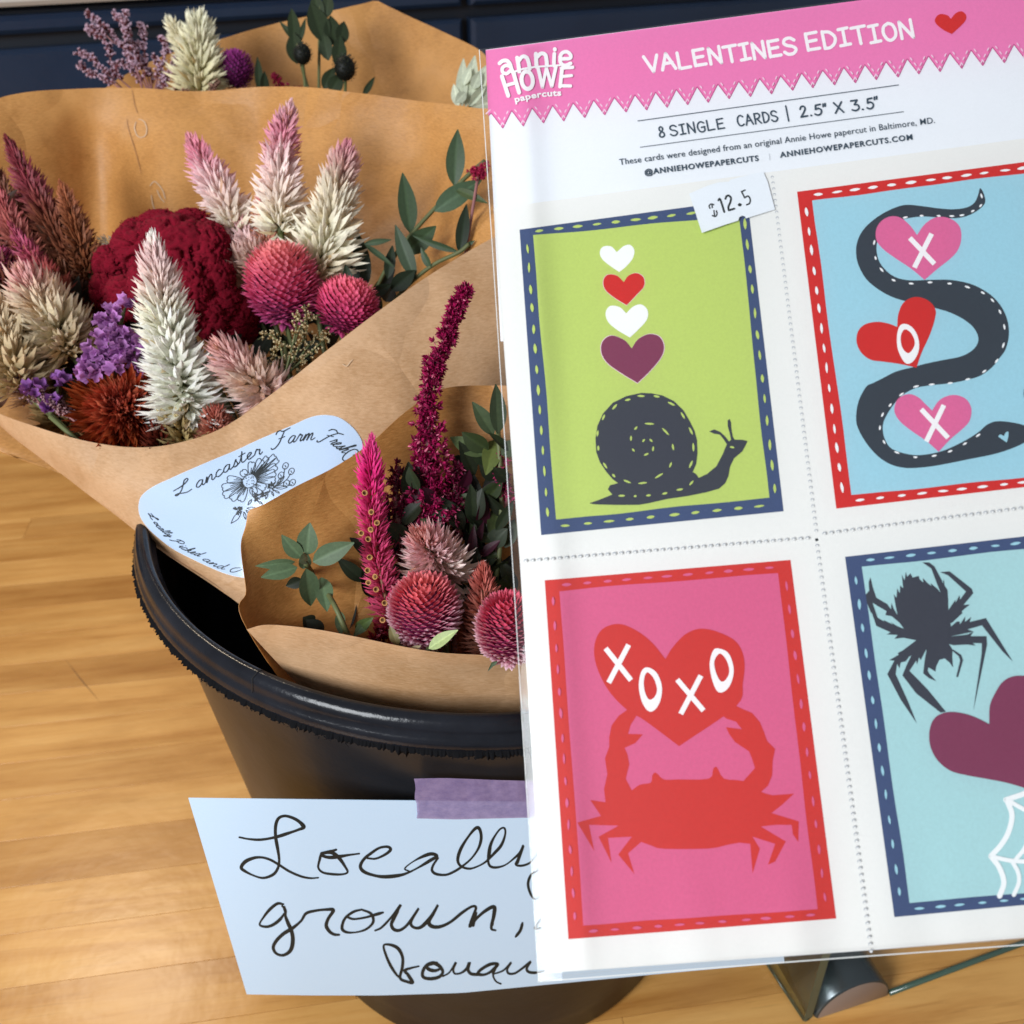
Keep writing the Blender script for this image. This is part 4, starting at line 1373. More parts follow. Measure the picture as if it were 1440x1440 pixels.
pen = [
    z1([(100, 345), (180, 360), (280, 365), (400, 345), (520, 308), (600, 280), (645, 257), (600, 210), (540, 178), (480, 165), (430, 185), (406, 245), (405, 340), (424, 450), (435, 540), (422, 610), (380, 662), (300, 688), (220, 668), (150, 633), (115, 600), (150, 550), (220, 520), (290, 515), (360, 535), (430, 575), (520, 632), (620, 675), (700, 690), (765, 686)]),
    z1([(915, 450), (850, 470), (795, 485), (775, 540), (765, 600), (800, 640), (870, 655), (960, 658), (1012, 640), (990, 590), (940, 520), (880, 475), (810, 480), (800, 500), (860, 515), (940, 508), (1020, 495), (1110, 483)]),
    z1([(1180, 522), (1250, 525), (1330, 490), (1375, 450), (1350, 425), (1280, 435), (1210, 480), (1150, 530), (1120, 590), (1150, 635), (1230, 665), (1320, 678), (1440, 668)]) + z2([(200, 645), (290, 600), (390, 540), (445, 505), (400, 485), (320, 510), (230, 560), (175, 610), (215, 632)]),
    z2([(455, 520), (415, 580), (405, 625), (440, 655), (520, 662), (590, 635), (660, 590), (740, 520), (800, 430), (820, 340), (800, 268), (760, 280), (690, 370), (640, 460), (622, 540), (650, 590), (720, 610), (790, 590), (860, 550), (930, 480), (990, 410), (1022, 320), (1015, 268), (975, 280), (920, 360), (890, 440), (878, 530), (892, 585), (940, 600), (1020, 580), (1100, 520), (1150, 470), (1175, 415), (1155, 470), (1125, 540), (1112, 575), (1160, 585), (1230, 560), (1290, 490), (1330, 410)]),
    z2([(1335, 420), (1350, 540), (1300, 620), (1240, 665), (1215, 740), (1240, 830), (1280, 865), (1330, 840)]),
    z1([(470, 910), (420, 905), (360, 950), (310, 1010), (270, 1080), (320, 1100), (380, 1085), (440, 1040), (480, 985)]),
    z1([(460, 925), (490, 960), (488, 1010), (510, 1070), (540, 1140), (550, 1220), (530, 1300), (470, 1340), (410, 1325), (385, 1275), (410, 1220), (470, 1160), (550, 1110), (620, 1050), (662, 988), (740, 965), (830, 955), (892, 960), (850, 1030), (832, 1090), (860, 1140), (900, 1165), (940, 1168)]),
    z1([(1130, 955), (1060, 975), (990, 1030), (965, 1110), (1000, 1145), (1080, 1147), (1170, 1120), (1228, 1060), (1210, 990), (1130, 955)]),
    z1([(1000, 1012), (1060, 1035), (1160, 1022), (1240, 1000), (1310, 980)]),
    z2([(-75, 1132), (-20, 1105), (60, 1020), (140, 915), (100, 990), (62, 1070), (80, 1120), (130, 1130), (190, 1090), (250, 1010), (292, 945), (250, 1010), (225, 1070), (250, 1105), (300, 1108), (350, 1070), (410, 995), (455, 915), (415, 990), (378, 1055), (400, 1095), (470, 1100), (560, 1060), (660, 980), (740, 930), (775, 938), (755, 1000), (722, 1100), (780, 1030), (860, 962), (928, 932), (928, 1000), (908, 1080), (908, 1120), (940, 1130)]),
    z2([(1168, 1068), (1150, 1130), (1110, 1185)]),
    z2([(1340, 1015), (1285, 1090), (1282, 1115), (1340, 1113)]),
    z3([(235, 640), (205, 610), (160, 540), (125, 460), (108, 385), (165, 382), (222, 412), (255, 480), (252, 560), (236, 640), (290, 668), (335, 675), (305, 622), (272, 582), (320, 562), (380, 548)]),
    z3([(515, 520), (455, 530), (415, 580), (415, 630), (470, 645), (540, 630), (568, 590), (540, 545), (490, 522), (445, 545), (460, 572), (510, 582), (560, 562)]),
    z3([(570, 625), (620, 595), (670, 518), (650, 570), (662, 605), (710, 600), (755, 565), (775, 520), (765, 575), (790, 607), (850, 612), (900, 612), (950, 585), (998, 532), (940, 532), (870, 570), (842, 605), (880, 615), (940, 590), (998, 532), (970, 575), (960, 620), (982, 665), (1020, 685)]),
    z3([(960, 610), (1040, 580), (1100, 518), (1070, 572), (1082, 604), (1130, 602), (1190, 562), (1252, 512), (1222, 562), (1238, 592), (1300, 597), (1370, 578)]),
]
heavy = [z1([(792, 480), (870, 462)]), z1([(475, 935), (488, 975)]), z2([(752, 1090), (775, 985)]), z2([(912, 1085), (930, 945)]), z2([(885, 520), (895, 430)]), z3([(445, 540), (520, 522)]), z3([(960, 600), (985, 545)]),
         z2([(1125, 560), (1170, 430)]), z1([(620, 232), (640, 262)]), z3([(295, 615), (328, 668)]), z2([(60, 1080), (115, 970)]), z2([(375, 1055), (430, 960)])]
strokes_mesh("handwriting", pen, 4.1, SG, SO, M_marker, sn, 0.35, 0.00006, 7)
strokes_mesh("handwriting", heavy, 5.6, SG, SO + .00007, M_marker, sn, 0.3, 0.00001, 3)

# washi tape
M_tape, nt, b = newmat("purple_washi_tape")
n = noise_node(nt, 260, 4, 0.7, coords(nt))
nt.links.new(ramp(nt, n.outputs[0], [(0.3, rgb(140, 124, 178, .85)), (0.7, rgb(176, 158, 206, .85))]), b.inputs['Base Color'])
b.inputs['Roughness'].default_value = 0.6
tr = N(nt, 'ShaderNodeBsdfTransparent')
mx = N(nt, 'ShaderNodeMixShader')
mx.inputs[0].default_value = 0.74
nt.links.new(tr.outputs[0], mx.inputs[1])
nt.links.new(b.outputs[0], mx.inputs[2])
nt.links.new(mx.outputs[0], nt.nodes['Material Output'].inputs[0])
left = [(580 + random.uniform(-1.3, 1.3) + 5 * t, 1095 + 57 * t) for t in np.linspace(0, 1, 16)]
topl = [(x, np.interp(x, [580, 625, 700, 760, 860], [1095, 1094, 1097, 1098.5, 1098])) for x in np.linspace(582, 860, 24)]
botl = [(x, np.interp(x, [585, 640, 700, 760, 865], [1151, 1152.5, 1151, 1149.5, 1148])) for x in np.linspace(866, 587, 24)]
tp = [SG.at(x, y, 0.0004) for x, y in topl]
bt = [SG.at(x, y, 0.0004) for x, y in botl[::-1]]
vs, fs = [], []
for k in range(24):
    a, b_ = np.array(topl[k]), np.array(botl[::-1][k])
    for t in range(9):
        p = a * (1 - t / 8) + b_ * t / 8
        if k == 0:
            p = p + [random.uniform(-1.4, 1.4), 0]
        vs.append(SG.at(p[0], p[1], 0.00050 + .00022 * noise.noise(Vector((p[0] * .05, p[1] * .02, 3)))))
for k in range(23):
    for t in range(8):
        fs.append((k * 9 + t, (k + 1) * 9 + t, (k + 1) * 9 + t + 1, k * 9 + t + 1))
o = mesh("washi_tape", vs, orient(vs, fs), M_tape)
tag(o, "strip of purple washi tape holding the top edge of the handwritten sign to the bucket", "tape")

# ------------------------------------------------------------------ oval farm sticker on the big wrap
ms = mapper(180, 560, 0.25)
so = cr2(ms([(65, 600), (85, 545), (150, 497), (230, 460), (330, 415), (470, 355), (610, 297), (720, 245), (830, 197), (930, 155), (1010, 118), (1075, 100), (1140, 100), (1200, 118), (1262, 165), (1305, 222), (1322, 275), (1318, 330), (1290, 420),
            (1240, 540), (1160, 680), (1060, 820), (950, 920), (840, 985), (740, 1010), (650, 1008), (560, 988), (470, 952), (370, 905), (265, 850), (190, 795), (120, 730), (75, 665)]), 4)


def clip_grid(name, outline, surf, off, mat, parent, n=46, thick=0.00012):
    """a sticker: dense triangulation of the outline's inside draped on the surface"""
    P = np.array(outline)
    bm = bmesh.new()
    lv = [bm.verts.new((x, y, 0)) for x, y in outline]
    f = bm.faces.new(lv)
    step = (P.max(0) - P.min(0)) / n
    for ax in (0, 1):
        for k in range(1, n):
            co = [0, 0, 0]
            co[ax] = P[:, ax].min() + step[ax] * k
            no = [0, 0, 0]
            no[ax] = 1
            bmesh.ops.bisect_plane(bm, geom=bm.verts[:] + bm.edges[:] + bm.faces[:], plane_co=co, plane_no=no)
    bmesh.ops.triangulate(bm, faces=[f for f in bm.faces if len(f.verts) > 4])
    vs = []
    bm.verts.ensure_lookup_table()
    bm.verts.index_update()
    good = {}
    for v in bm.verts:
        p = surf.at(v.co.x, v.co.y, off)
        if p is not None:
            good[v.index] = len(vs)
            vs.append(p)
    fs = [tuple(good[v.index] for v in f.verts) for f in bm.faces if all(v.index in good for v in f.verts)]
    bm.free()
    fs = orient(vs, fs)
    return mesh(name, vs, fs, mat, parent, True)


st = clip_grid("farm_sticker", so, FLAP1, 0.0003, M_sticker, w1)
st['label'] = "white oval farm sticker with script lettering and a drawn daisy"
st_lip = strokes_mesh("sticker_edge", [so + so[:2]], 0.9, FLAP1, 0.00022, M_tag, st, 0, 0.0, 1, False, False)

# a joined script alphabet, slanted as it is set (unit x-height 1, y up)
SCR = {
    'L': (1.7, [[(-.35, .9), (-.1, 1.0), (.25, 1.15), (.7, 1.5), (1.0, 1.95), (.9, 2.2), (.65, 2.05), (.55, 1.5), (.4, .7), (.15, .1), (-.1, -.05), (-.2, .12), (.05, .2), (.5, .02), (.9, -.05), (1.3, .15)]]),
    'F': (1.5, [[(-.15, 1.7), (-.05, 2.05), (.3, 2.15), (.7, 1.95), (1.4, 2.2)], [(.85, 2.0), (.65, 1.2), (.45, .4), (.1, -.2), (-.25, -.3), (-.4, -.1)], [(.3, 1.0), (1.0, 1.15)]]),
    'P': (1.5, [[(.35, 2.0), (.2, 1.0), (.0, 0), (-.2, -.2)], [(-.2, 1.4), (.1, 2.0), (.8, 2.15), (1.15, 1.7), (.8, 1.1), (.25, 1.0)]]),
    'C': (1.6, [[(1.15, 1.5), (1.3, 1.95), (.95, 2.15), (.45, 1.7), (.12, .9), (.2, .15), (.6, -.08), (1.1, .25)]]),
    'a': (.95, [[(.72, .85), (.45, 1.0), (.15, .7), (.05, .25), (.25, .02), (.55, .3), (.74, .9), (.62, .3), (.7, .02), (.95, .2)]]),
    'n': (1.0, [[(.0, .3), (.2, .95), (.18, .5), (.08, 0), (.35, .7), (.62, 1.0), (.68, .7), (.6, .2), (.72, 0), (1.0, .25)]]),
    'm': (1.35, [[(.0, .3), (.18, .95), (.15, .5), (.06, 0), (.3, .75), (.5, 1.0), (.52, .6), (.45, 0), (.68, .75), (.9, 1.0), (.95, .7), (.9, .15), (1.05, 0), (1.35, .25)]]),
    'c': (.75, [[(.6, .8), (.4, 1.0), (.12, .7), (.05, .25), (.25, 0), (.5, .08), (.75, .3)]]),
    's': (.7, [[(0, .1), (.2, .5), (.42, 1.05), (.42, .7), (.5, .3), (.35, 0), (.1, .05), (.4, .05), (.7, .25)]]),
    't': (.65, [[(0, .3), (.28, 1.2), (.35, 1.8), (.25, 1.0), (.18, .2), (.35, 0), (.65, .25)], [(.02, 1.2), (.6, 1.28)]]),
    'e': (.75, [[(0, .25), (.3, .5), (.5, .85), (.35, 1.02), (.12, .7), (.1, .2), (.3, 0), (.75, .28)]]),
    'r': (.75, [[(0, .25), (.2, .95), (.3, 1.05), (.35, .88), (.55, .85), (.45, .3), (.52, .02), (.75, .25)]]),
    'h': (1.0, [[(0, .3), (.35, 1.3), (.5, 2.0), (.32, 2.05), (.2, 1.2), (.05, 0), (.3, .7), (.55, 1.0), (.62, .7), (.55, .2), (.7, 0), (1.0, .25)]]),
    'l': (.55, [[(0, .3), (.3, 1.3), (.42, 2.0), (.25, 2.05), (.15, 1.2), (.12, .2), (.28, 0), (.55, .25)]]),
    'o': (.85, [[(.45, 1.0), (.15, .8), (.05, .3), (.25, 0), (.55, .2), (.65, .7), (.45, 1.0), (.55, .85), (.85, .85)]]),
    'y': (.9, [[(0, .3), (.15, .95), (.15, .3), (.35, .1), (.6, .95), (.55, .1), (.35, -.8), (.1, -.85), (.3, -.3), (.9, .25)]]),
    'i': (.5, [[(0, .3), (.2, .95), (.15, .2), (.28, 0), (.5, .25)], [(.26, 1.4), (.3, 1.45)]]),
    'k': (.9, [[(0, .3), (.35, 1.3), (.45, 2.0), (.3, 2.0), (.15, 1.0), (.05, 0), (.2, .6), (.5, 1.0), (.5, .7), (.2, .5), (.5, .3), (.6, 0), (.9, .25)]]),
    'd': (1.0, [[(.6, .85), (.4, 1.0), (.12, .7), (.05, .25), (.22, 0), (.5, .3), (.75, 1.2), (.85, 2.0), (.7, 1.0), (.62, .3), (.72, 0), (1.0, .25)]]),
}


def script(word, curve, h, w, slant=0.35, gap=0.0, squash=1.0):
    cv = catmull(curve, 14)
    s = np.r_[0, np.cumsum(np.linalg.norm(np.diff(cv, axis=0), axis=1))]
    g = np.gradient(cv, axis=0)
    g /= np.linalg.norm(g, axis=1, keepdims=True)
    tot = sum(SCR[c][0] if c != ' ' else .8 for c in word)
    sc = s[-1] / tot
    x, out = 0, []
    for c in word:
        if c == ' ':
            x += .8
            continue
        wd, ss = SCR[c]
        for st_ in ss:
            q = []
            for (a, b_) in st_:
                u = (x + a) * sc
                u2 = u + b_ * h * slant
                bx = np.array([np.interp(u2, s, cv[:, 0]), np.interp(u2, s, cv[:, 1])])
                if u2 < 0:
                    bx = cv[0] + g[0] * u2
                if u2 > s[-1]:
                    bx = cv[-1] + g[-1] * (u2 - s[-1])
                d = np.array([np.interp(u2, s, g[:, 0]), np.interp(u2, s, g[:, 1])])
                q.append(tuple(bx + np.array([d[1], -d[0]]) * b_ * h))
            out.append(q)
        x += wd
    return out


r4 = mapper(230, 580, 0.13889)
r5_ = mapper(370, 580, 0.104167)
s1 = script("Lancaster", r4([(150, 838), (330, 775), (480, 700), (660, 598), (830, 500), (1010, 420)]), 8.0, 1.2, .30)
s2 = script("Farm", r5_([(165, 470), (280, 445), (430, 408), (560, 388), (700, 372)]), 9.5, 1.2, .45)
s3 = script("Fresh", r5_([(775, 385), (880, 415), (985, 480), (1085, 560)]), 9.6, 1.2, .55)
s4 = [r5_([(1215, 580), (1270, 560), (1280, 520), (1230, 502), (1160, 530), (1100, 580), (1075, 630), (1100, 658), (1120, 650)])]
r6_ = mapper(190, 690, 0.125)
s5 = script("Locally", r6_([(165, 262), (200, 320), (255, 405), (330, 470), (400, 525)])[::1], 3.6, 1.0, 0.9)
s6 = script("Picked", r6_([(420, 560), (480, 615), (560, 668), (650, 712), (730, 742)]), 4.4, 1.0, 1.0)
s7 = script("and", r6_([(760, 775), (840, 820), (930, 865), (1010, 888)]), 4.6, 1.0, 0.8)
s8 = [r6_([(1190, 868), (1120, 872), (1080, 895), (1090, 915), (1140, 912), (1210, 885)])]
strokes_mesh("sticker_lettering", s1 + s2 + s3 + s4, 1.55, FLAP1, 0.00042, M_black, st, 0.2, 0.00001, 5)
strokes_mesh("sticker_lettering", s5 + s6 + s7 + s8, 1.15, FLAP1, 0.00042, M_black, st, 0.2, 0.00001, 4)

# line-drawn daisies
lines = []
cxy = np.array(r4([(878, 698)])[0])
tips = [(1150, 545), (1165, 480), (1135, 440), (1060, 455), (1000, 480), (905, 505), (800, 590), (650, 680), (600, 770), (615, 850), (690, 885), (780, 900), (930, 830), (1040, 770), (1140, 690), (1140, 610)]
for i, t in enumerate(tips):
    tp_ = np.array(r4([t])[0])
    d = tp_ - cxy
    Ln = np.linalg.norm(d)
    d /= Ln
    nn = np.array([-d[1], d[0]])
    r0 = 9.5
    wd = 5.2 if i not in (1, 2, 3) else 3.6
    base = cxy + d * r0
    lines.append([tuple(base + nn * 1.6), tuple(cxy + d * Ln * .55 + nn * wd * .8), tuple(tp_ - d * 3 + nn * wd), tuple(tp_ + nn * 1.5), tuple(tp_ - d * 1.5), tuple(tp_ - nn * 2), tuple(tp_ - d * 3 - nn * wd), tuple(cxy + d * Ln * .55 - nn * wd * .8), tuple(base - nn * 1.6)])
    lines.append([tuple(base), tuple(cxy + d * Ln * .7)])
    lines.append([tuple(base + nn), tuple(cxy + d * Ln * .6 + nn * wd * .4)])
lines.append(ellipse_px(cxy[0], cxy[1], 12.5, 8.5, -0.5, 16) + ellipse_px(cxy[0], cxy[1], 12.5, 8.5, -0.5, 16)[:2])
for k in range(26):
    a = random.random() * 6.28
    rr = math.sqrt(random.random())
    p = cxy + np.array([11 * rr * math.cos(a), 7 * rr * math.sin(a)])
    lines.append([tuple(p), (p[0] + 1.2, p[1] - .6)])
for (bx, by) in ((1240, 545), (1300, 600), (1195, 640), (1250, 720), (1312, 712)):
    p = np.array(r4([(bx, by)])[0])
    lines.append(ellipse_px(p[0], p[1], 5.0, 3.6, -1.0, 10) + ellipse_px(p[0], p[1], 5.0, 3.6, -1.0, 10)[:1])
    lines.append([tuple(p + [-1, 3]), tuple((p + np.array(r4([(1150, 760)])[0])) / 2 + [2, 2]), r4([(1110, 770)])[0]])
    lines.append([tuple(p + [-1, -1]), tuple(p + [1, 2])])
for (bx, by, rr) in ((1090, 755, 7.5), (762, 985, 7.0), (945, 860, 6.5), (1010, 830, 5)):
    p = np.array(r4([(bx, by)])[0])
    for k in range(22):
        a = random.random() * 6.28
        q = p + np.array([math.cos(a), math.sin(a)]) * rr * random.uniform(.3, 1.1)
        lines.append([tuple(p + (q - p) * .2), tuple(q + [random.uniform(-1, 1), random.uniform(-1, 1)]), tuple(p + (q - p) * .6 + [1, 1])])
for (p0, p1) in (((800, 1000), (690, 1125)), ((820, 1005), (840, 1085)), ((840, 990), (900, 1040)), ((850, 970), (960, 980)), ((860, 940), (900, 880)), ((900, 790), (960, 900)), ((960, 900), (1010, 930)), ((1000, 850), (1080, 800)), ((1060, 800), (1040, 880)), ((1100, 800), (1120, 850)), ((1130, 790), (1180, 820)), ((1150, 730), (1230, 650)), ((1120, 760), (1260, 760))):
    a, b_ = np.array(r4([p0])[0]), np.array(r4([p1])[0])
    nn = np.array([-(b_ - a)[1], (b_ - a)[0]]) * .14
    lines.append([tuple(a), tuple((a + b_) / 2 + nn), tuple(b_)])
    lines.append([tuple(a), tuple((a + b_) / 2 - nn), tuple(b_)])
strokes_mesh("daisy_drawing", lines, 1.0, FLAP1, 0.00044, M_black, st, 0.0, 0.00001, 4, True, False)
# lint and rub marks on the kraft paper
M_rub = plain("rubbed_paper_mark", rgb(212, 180, 146, .9), 0.35)
BACK1 = Wrap(G1b)
for (surf, pp) in ((BACK1, [[(192, 172), (190, 180), (193, 190), (199, 194), (206, 190), (207, 180), (203, 171), (196, 168)]]), (BACK1, [[(212, 262), (218, 256), (225, 262), (230, 270), (233, 280)], [(214, 275), (216, 288), (219, 296)], [(222, 268), (226, 278), (232, 285)]]),
                   (FLAP1, [[(482, 513), (488, 516), (493, 510), (496, 507)]])):
    strokes_mesh("paper_scuff", pp, 1.5, surf, 0.0004, M_rub, w1, 0.3, 0.00001, 4)
# a small folded crease in the back panel
M_crease = plain("paper_crease", rgb(172, 124, 80, .85), 0.6)
strokes_mesh("paper_crease", [[(186, 127), (190, 148), (194, 160)], [(179, 168), (181, 180), (192, 215), (200, 245)]], 0.8, BACK1, 0.0004, M_crease, w1, 0.5, 0.00001, 4)

# ------------------------------------------------------------------ flowers
def nrm(v):
    return v / (np.linalg.norm(v, axis=-1, keepdims=True) + 1e-12)


BT_UV = np.array([(0, 0, 0), (.35, -.5, .02), (.33, 0, -.16), (.35, .5, .02), (.70, -.34, .04), (.70, 0, -.10), (.70, .34, .04), (1, 0, .10)])
BT_F = [(0, 1, 2), (0, 2, 3), (1, 4, 5, 2), (2, 5, 6, 3), (4, 7, 5), (5, 7, 6)]
BT_FLAT = [len(f) for f in BT_F]


def bract_arrays(P, D, U, L, Wd, c0, c1, curl=0.0, sharp=1.0):
    """many small pointed blades: P base points, D directions, U outward side, L lengths, Wd widths, colours base and tip"""
    P, D, U = np.asarray(P), nrm(np.asarray(D)), np.asarray(U)
    S = nrm(np.cross(D, U))
    Nn = np.cross(S, D)
    u = BT_UV[:, 0][None, :, None]
    v = BT_UV[:, 1][None, :, None]
    w = (BT_UV[:, 2] + curl * BT_UV[:, 0] ** 2)[None, :, None]
    V = P[:, None, :] + D[:, None, :] * u * L[:, None, None] + S[:, None, :] * v * Wd[:, None, None] - Nn[:, None, :] * (-w) * L[:, None, None] * 0.6
    u = u ** sharp
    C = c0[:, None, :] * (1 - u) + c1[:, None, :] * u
    n = len(P)
    fs = [tuple(i + 8 * k for i in f) for k in range(n) for f in BT_F]
    return V.reshape(-1, 3), fs, C.reshape(-1, 3)


def lerp_stops(t, stops):
    xs = [s[0] for s in stops]
    return np.stack([np.interp(t, xs, [s[1][k] for s in stops]) for k in range(3)], -1)


def C(r, g, b, k=1.0):
    return tuple(x for x in rgb(r, g, b, k)[:3])


def tube(pts, r, n=7, r1=None):
    P = np.asarray(pts, float)
    m = len(P)
    d = nrm(np.gradient(P, axis=0))
    a = np.array([0.3, 0.2, 0.93])
    vs, fs = [], []
    for k in range(m):
        s = nrm(np.cross(d[k], a))
        t = np.cross(d[k], s)
        rr = r if r1 is None else r + (r1 - r) * k / (m - 1)
        for j in range(n):
            an = 2 * math.pi * j / n
            vs.append(P[k] + rr * (s * math.cos(an) + t * math.sin(an)))
    for k in range(m - 1):
        for j in range(n):
            j2 = (j + 1) % n
            fs.append((k * n + j, k * n + j2, (k + 1) * n + j2, (k + 1) * n + j))
    fs.append(tuple(range(n))[::-1])
    fs.append(tuple(range((m - 1) * n, m * n)))
    return vs, fs


def stem_to(base, foot, r, parent, mat=None):
    mid = base * .55 + foot * .45 + np.array([0, 0, -.005])
    v, f = tube(catmull([base, mid, foot], 4), r, 6)
    mesh("stem", v, f, mat or M_stem, parent, True)


FOOT1 = cp(545, 975, 0.432)
FOOT2 = cp(630, 1080, 0.360)
FOOT3 = cp(470, 480, 0.562)


def spike(label, tip, base, hw, stops, foot, n=420, zt=.40, zb=.42, group=None, name="celosia_flower", green=None, slim=0.5, bl=1.0, droop=-10, wr=0.30, prof=None, bend=0.0, seed=0, stem_r=.0011, shape=None, basec=None):
    """a feathered celosia head: pointed bracts spiralling up an axis"""
    g = np.random.default_rng(seed + 100)
    T, B = cp(tip[0], tip[1], zt), cp(base[0], base[1], zb)
    H = hw * .90 * (zt + zb) / 2 / 1440
    if not bend:
        bend = float(g.uniform(-.05, .05))
    r = root(name, B, label, "flower", group)
    ax = T - B
    Ln = np.linalg.norm(ax)
    ax = ax / Ln
    s = nrm(np.cross(ax, [0.1, 1, .2]))
    q = np.cross(ax, s)
    nt_ = int(n * .235)
    m_ = 5
    ti = np.arange(nt_)
    tt = ((ti + .5) / nt_) ** .92
    t = np.clip(np.repeat(tt, m_) + g.normal(0, .5 / nt_, nt_ * m_), 0.002, .999)
    n = nt_ * m_
    fan = np.tile(np.array([0, -.30, .30, -.12, .14]), nt_) + g.normal(0, .09, n)
    ang = np.repeat(ti * 2.39996, m_) + fan * (1 + t)
    lift_ = np.tile(np.array([-8, 2, 4, 18, 24]), nt_) + g.normal(0, 7, n)
    pr = np.interp(t, [0, .06, .22, .5, .8, 1], shape or [.72, .9, 1.0, .82, .50, .16])
    rad = nrm(np.cos(ang)[:, None] * s + np.sin(ang)[:, None] * q)
    bnd = s * bend * Ln
    axp = B + ax * (t * Ln * 0.985)[:, None] + bnd * (np.sin(t * math.pi))[:, None]
    core = H * .15 * pr
    P = axp + rad * core[:, None]
    el = np.radians(np.interp(t, [0, .3, .7, .92, 1], [droop - 6, 6, 24, 52, 80]) + lift_ * np.interp(t, [0, .8, 1], [1, .9, .3]))
    D = rad * np.cos(el)[:, None] + ax * np.sin(el)[:, None]
    L = H * .98 * pr * bl * g.uniform(.72, 1.18, n) * (1 + .12 * np.sin(ang * 2 + t * 9)) / np.maximum(.62, np.cos(el) ** .6)
    L = np.maximum(L, H * .20)
    Wd = L * wr * .86 * np.interp(t, [0, 1], [1, .75]) * g.uniform(.8, 1.2, n)
    col = lerp_stops(t, stops)
    jit = g.uniform(.82, 1.14, n)[:, None]
    brown = (g.random(n) < .025)[:, None]
    c1 = np.clip(np.where(brown, col * np.array([.72, .58, .42]), col * jit), 0, 1)
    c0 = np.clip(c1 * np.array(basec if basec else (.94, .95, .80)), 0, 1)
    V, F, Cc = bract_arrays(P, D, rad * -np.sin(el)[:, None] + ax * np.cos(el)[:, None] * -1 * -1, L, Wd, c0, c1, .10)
    tag(mesh("bracts", V, F, M_petal, r, False, Cc), kind='stuff')
    cv, cf = tube(B + ax * (np.linspace(0, .97, 9) * Ln)[:, None] + bnd * np.sin(np.linspace(0, .97, 9) * math.pi)[:, None], H * .13, 8, H * .04)
    cc = np.tile(np.array(C(*(green or (92, 98, 52)))) * .7, (len(cv), 1))
    mesh("core", cv, cf, M_leafc, r, True, cc)
    stem_to(B, foot, stem_r, r)
    return r


def globe(label, cx, cy, rx, ry, z, stops, foot, n=430, axis=(0, .0, 0), tilt=0.0, group="pink globe amaranth heads", seed=0, tipc=None, name="globe_amaranth", bl=.27, face=0.35):
    """a globe amaranth: overlapping papery bracts on an egg shape"""
    g = np.random.default_rng(seed + 300)
    c = cp(cx, cy, z)
    sx, sy = rx * z / 1440, ry * z / 1440
    up = nrm(-DN * math.cos(tilt) + RX * math.sin(tilt) - FW * face)
    r = root(name, c + (-up) * sy, label, "flower", group)
    s = nrm(np.cross(up, FW))
    q = np.cross(up, s)
    i = np.arange(n)
    zc = 1 - 2 * (i + .5) / n                    # 1 tip .. -1 base
    ph = i * 2.39996
    rr = np.sqrt(1 - zc ** 2)
    rad = np.cos(ph)[:, None] * s + np.sin(ph)[:, None] * q
    kx = .83
    P = c + rad * (rr * sx * kx)[:, None] + up * (zc * sy * kx)[:, None]
    nn = nrm(rad * (rr / sx)[:, None] + up * (zc / sy)[:, None])
    w = np.interp(zc, [-1, -.2, .6, 1], [.9, .8, 1.0, 1.8])
    D = nrm(nn * w[:, None] + up * 0.75 + g.normal(0, .07, (n, 3)))
    L = (sx + sy) * bl * .66 * g.uniform(.85, 1.15, n) * np.interp(zc, [-1, -.4, .8, 1], [.8, 1.0, .9, .65])
    Wd = L * .62
    t = (zc + 1) / 2
    c0 = np.clip(lerp_stops(t, stops) * g.uniform(.82, 1.15, n)[:, None], 0, 1)
    if tipc is not None:
        f = np.interp(t, [0, .55, .75, 1], [1, .9, .3, 0])[:, None]
        c1 = c0 * (1 - f) + np.array(tipc) * f
    else:
        c1 = np.clip(c0 * 1.35 + .02, 0, 1)
    V, F, Cc = bract_arrays(P, D, nn, L, Wd, c0 * (.85 if tipc is None else 1.0), c1, .05, 1.0 if tipc is None else 1.7)
    tag(mesh("bracts", V, F, M_globe, r, False, Cc), kind='stuff')
    # inner body
    bm = bmesh.new()
    bmesh.ops.create_icosphere(bm, subdivisions=3, radius=1)
    vs = np.array([v.co[:] for v in bm.verts])
    fs = [tuple(v.index for v in f.verts) for f in bm.faces]
    bm.free()
    Vb = c + s * (vs[:, :1] * sx * kx * .98) + q * (vs[:, 1:2] * sx * kx * .98) + up * (vs[:, 2:3] * sy * kx * .98)
    mesh("core", Vb, fs, M_globe, r, True, np.tile(np.array(stops[0][1]) * .35, (len(vs), 1)))
    stem_to(c - up * sy * .8, foot, .0009, r)
    return r


def blade(p0, p1, width, z0, z1, side=None, cup=.18, curl=.12, nu=9, nv=4, tipp=1.0, off=(0, 0)):
    """one leaf as a cupped, bowed blade from px p0 to px p1"""
    A, B = cp(p0[0], p0[1], z0), cp(p1[0], p1[1], z1)
    d = B - A
    L = np.linalg.norm(d)
    d /= L
    view = nrm(C0 - (A + B) / 2)
    n = nrm(view - d * (view @ d))
    s = np.cross(d, n)
    if side is not None:
        a = R(side)
        s, n = s * math.cos(a) + n * math.sin(a), n * math.cos(a) - s * math.sin(a)
    wd = width * (z0 + z1) / 2 / 1440
    vs, fs = [], []
    for i in range(nu + 1):
        u = i / nu
        w = wd * math.sin(math.pi * min(1, (u ** .8))) ** .85 * .5 if 0 < u < 1 else wd * .03
        for j in range(-nv, nv + 1):
            v = j / nv
            vs.append(A + d * L * u + s * w * v + n * (cup * w * abs(v) ** 1.5 - curl * L * (4 * (u - .5) ** 2 - 1) * .35 + (-.05 * w if j == 0 else 0)))
    m = 2 * nv + 1
    for i in range(nu):
        for j in range(m - 1):
            fs.append((i * m + j, i * m + j + 1, (i + 1) * m + j + 1, (i + 1) * m + j))
    return vs, fs, m


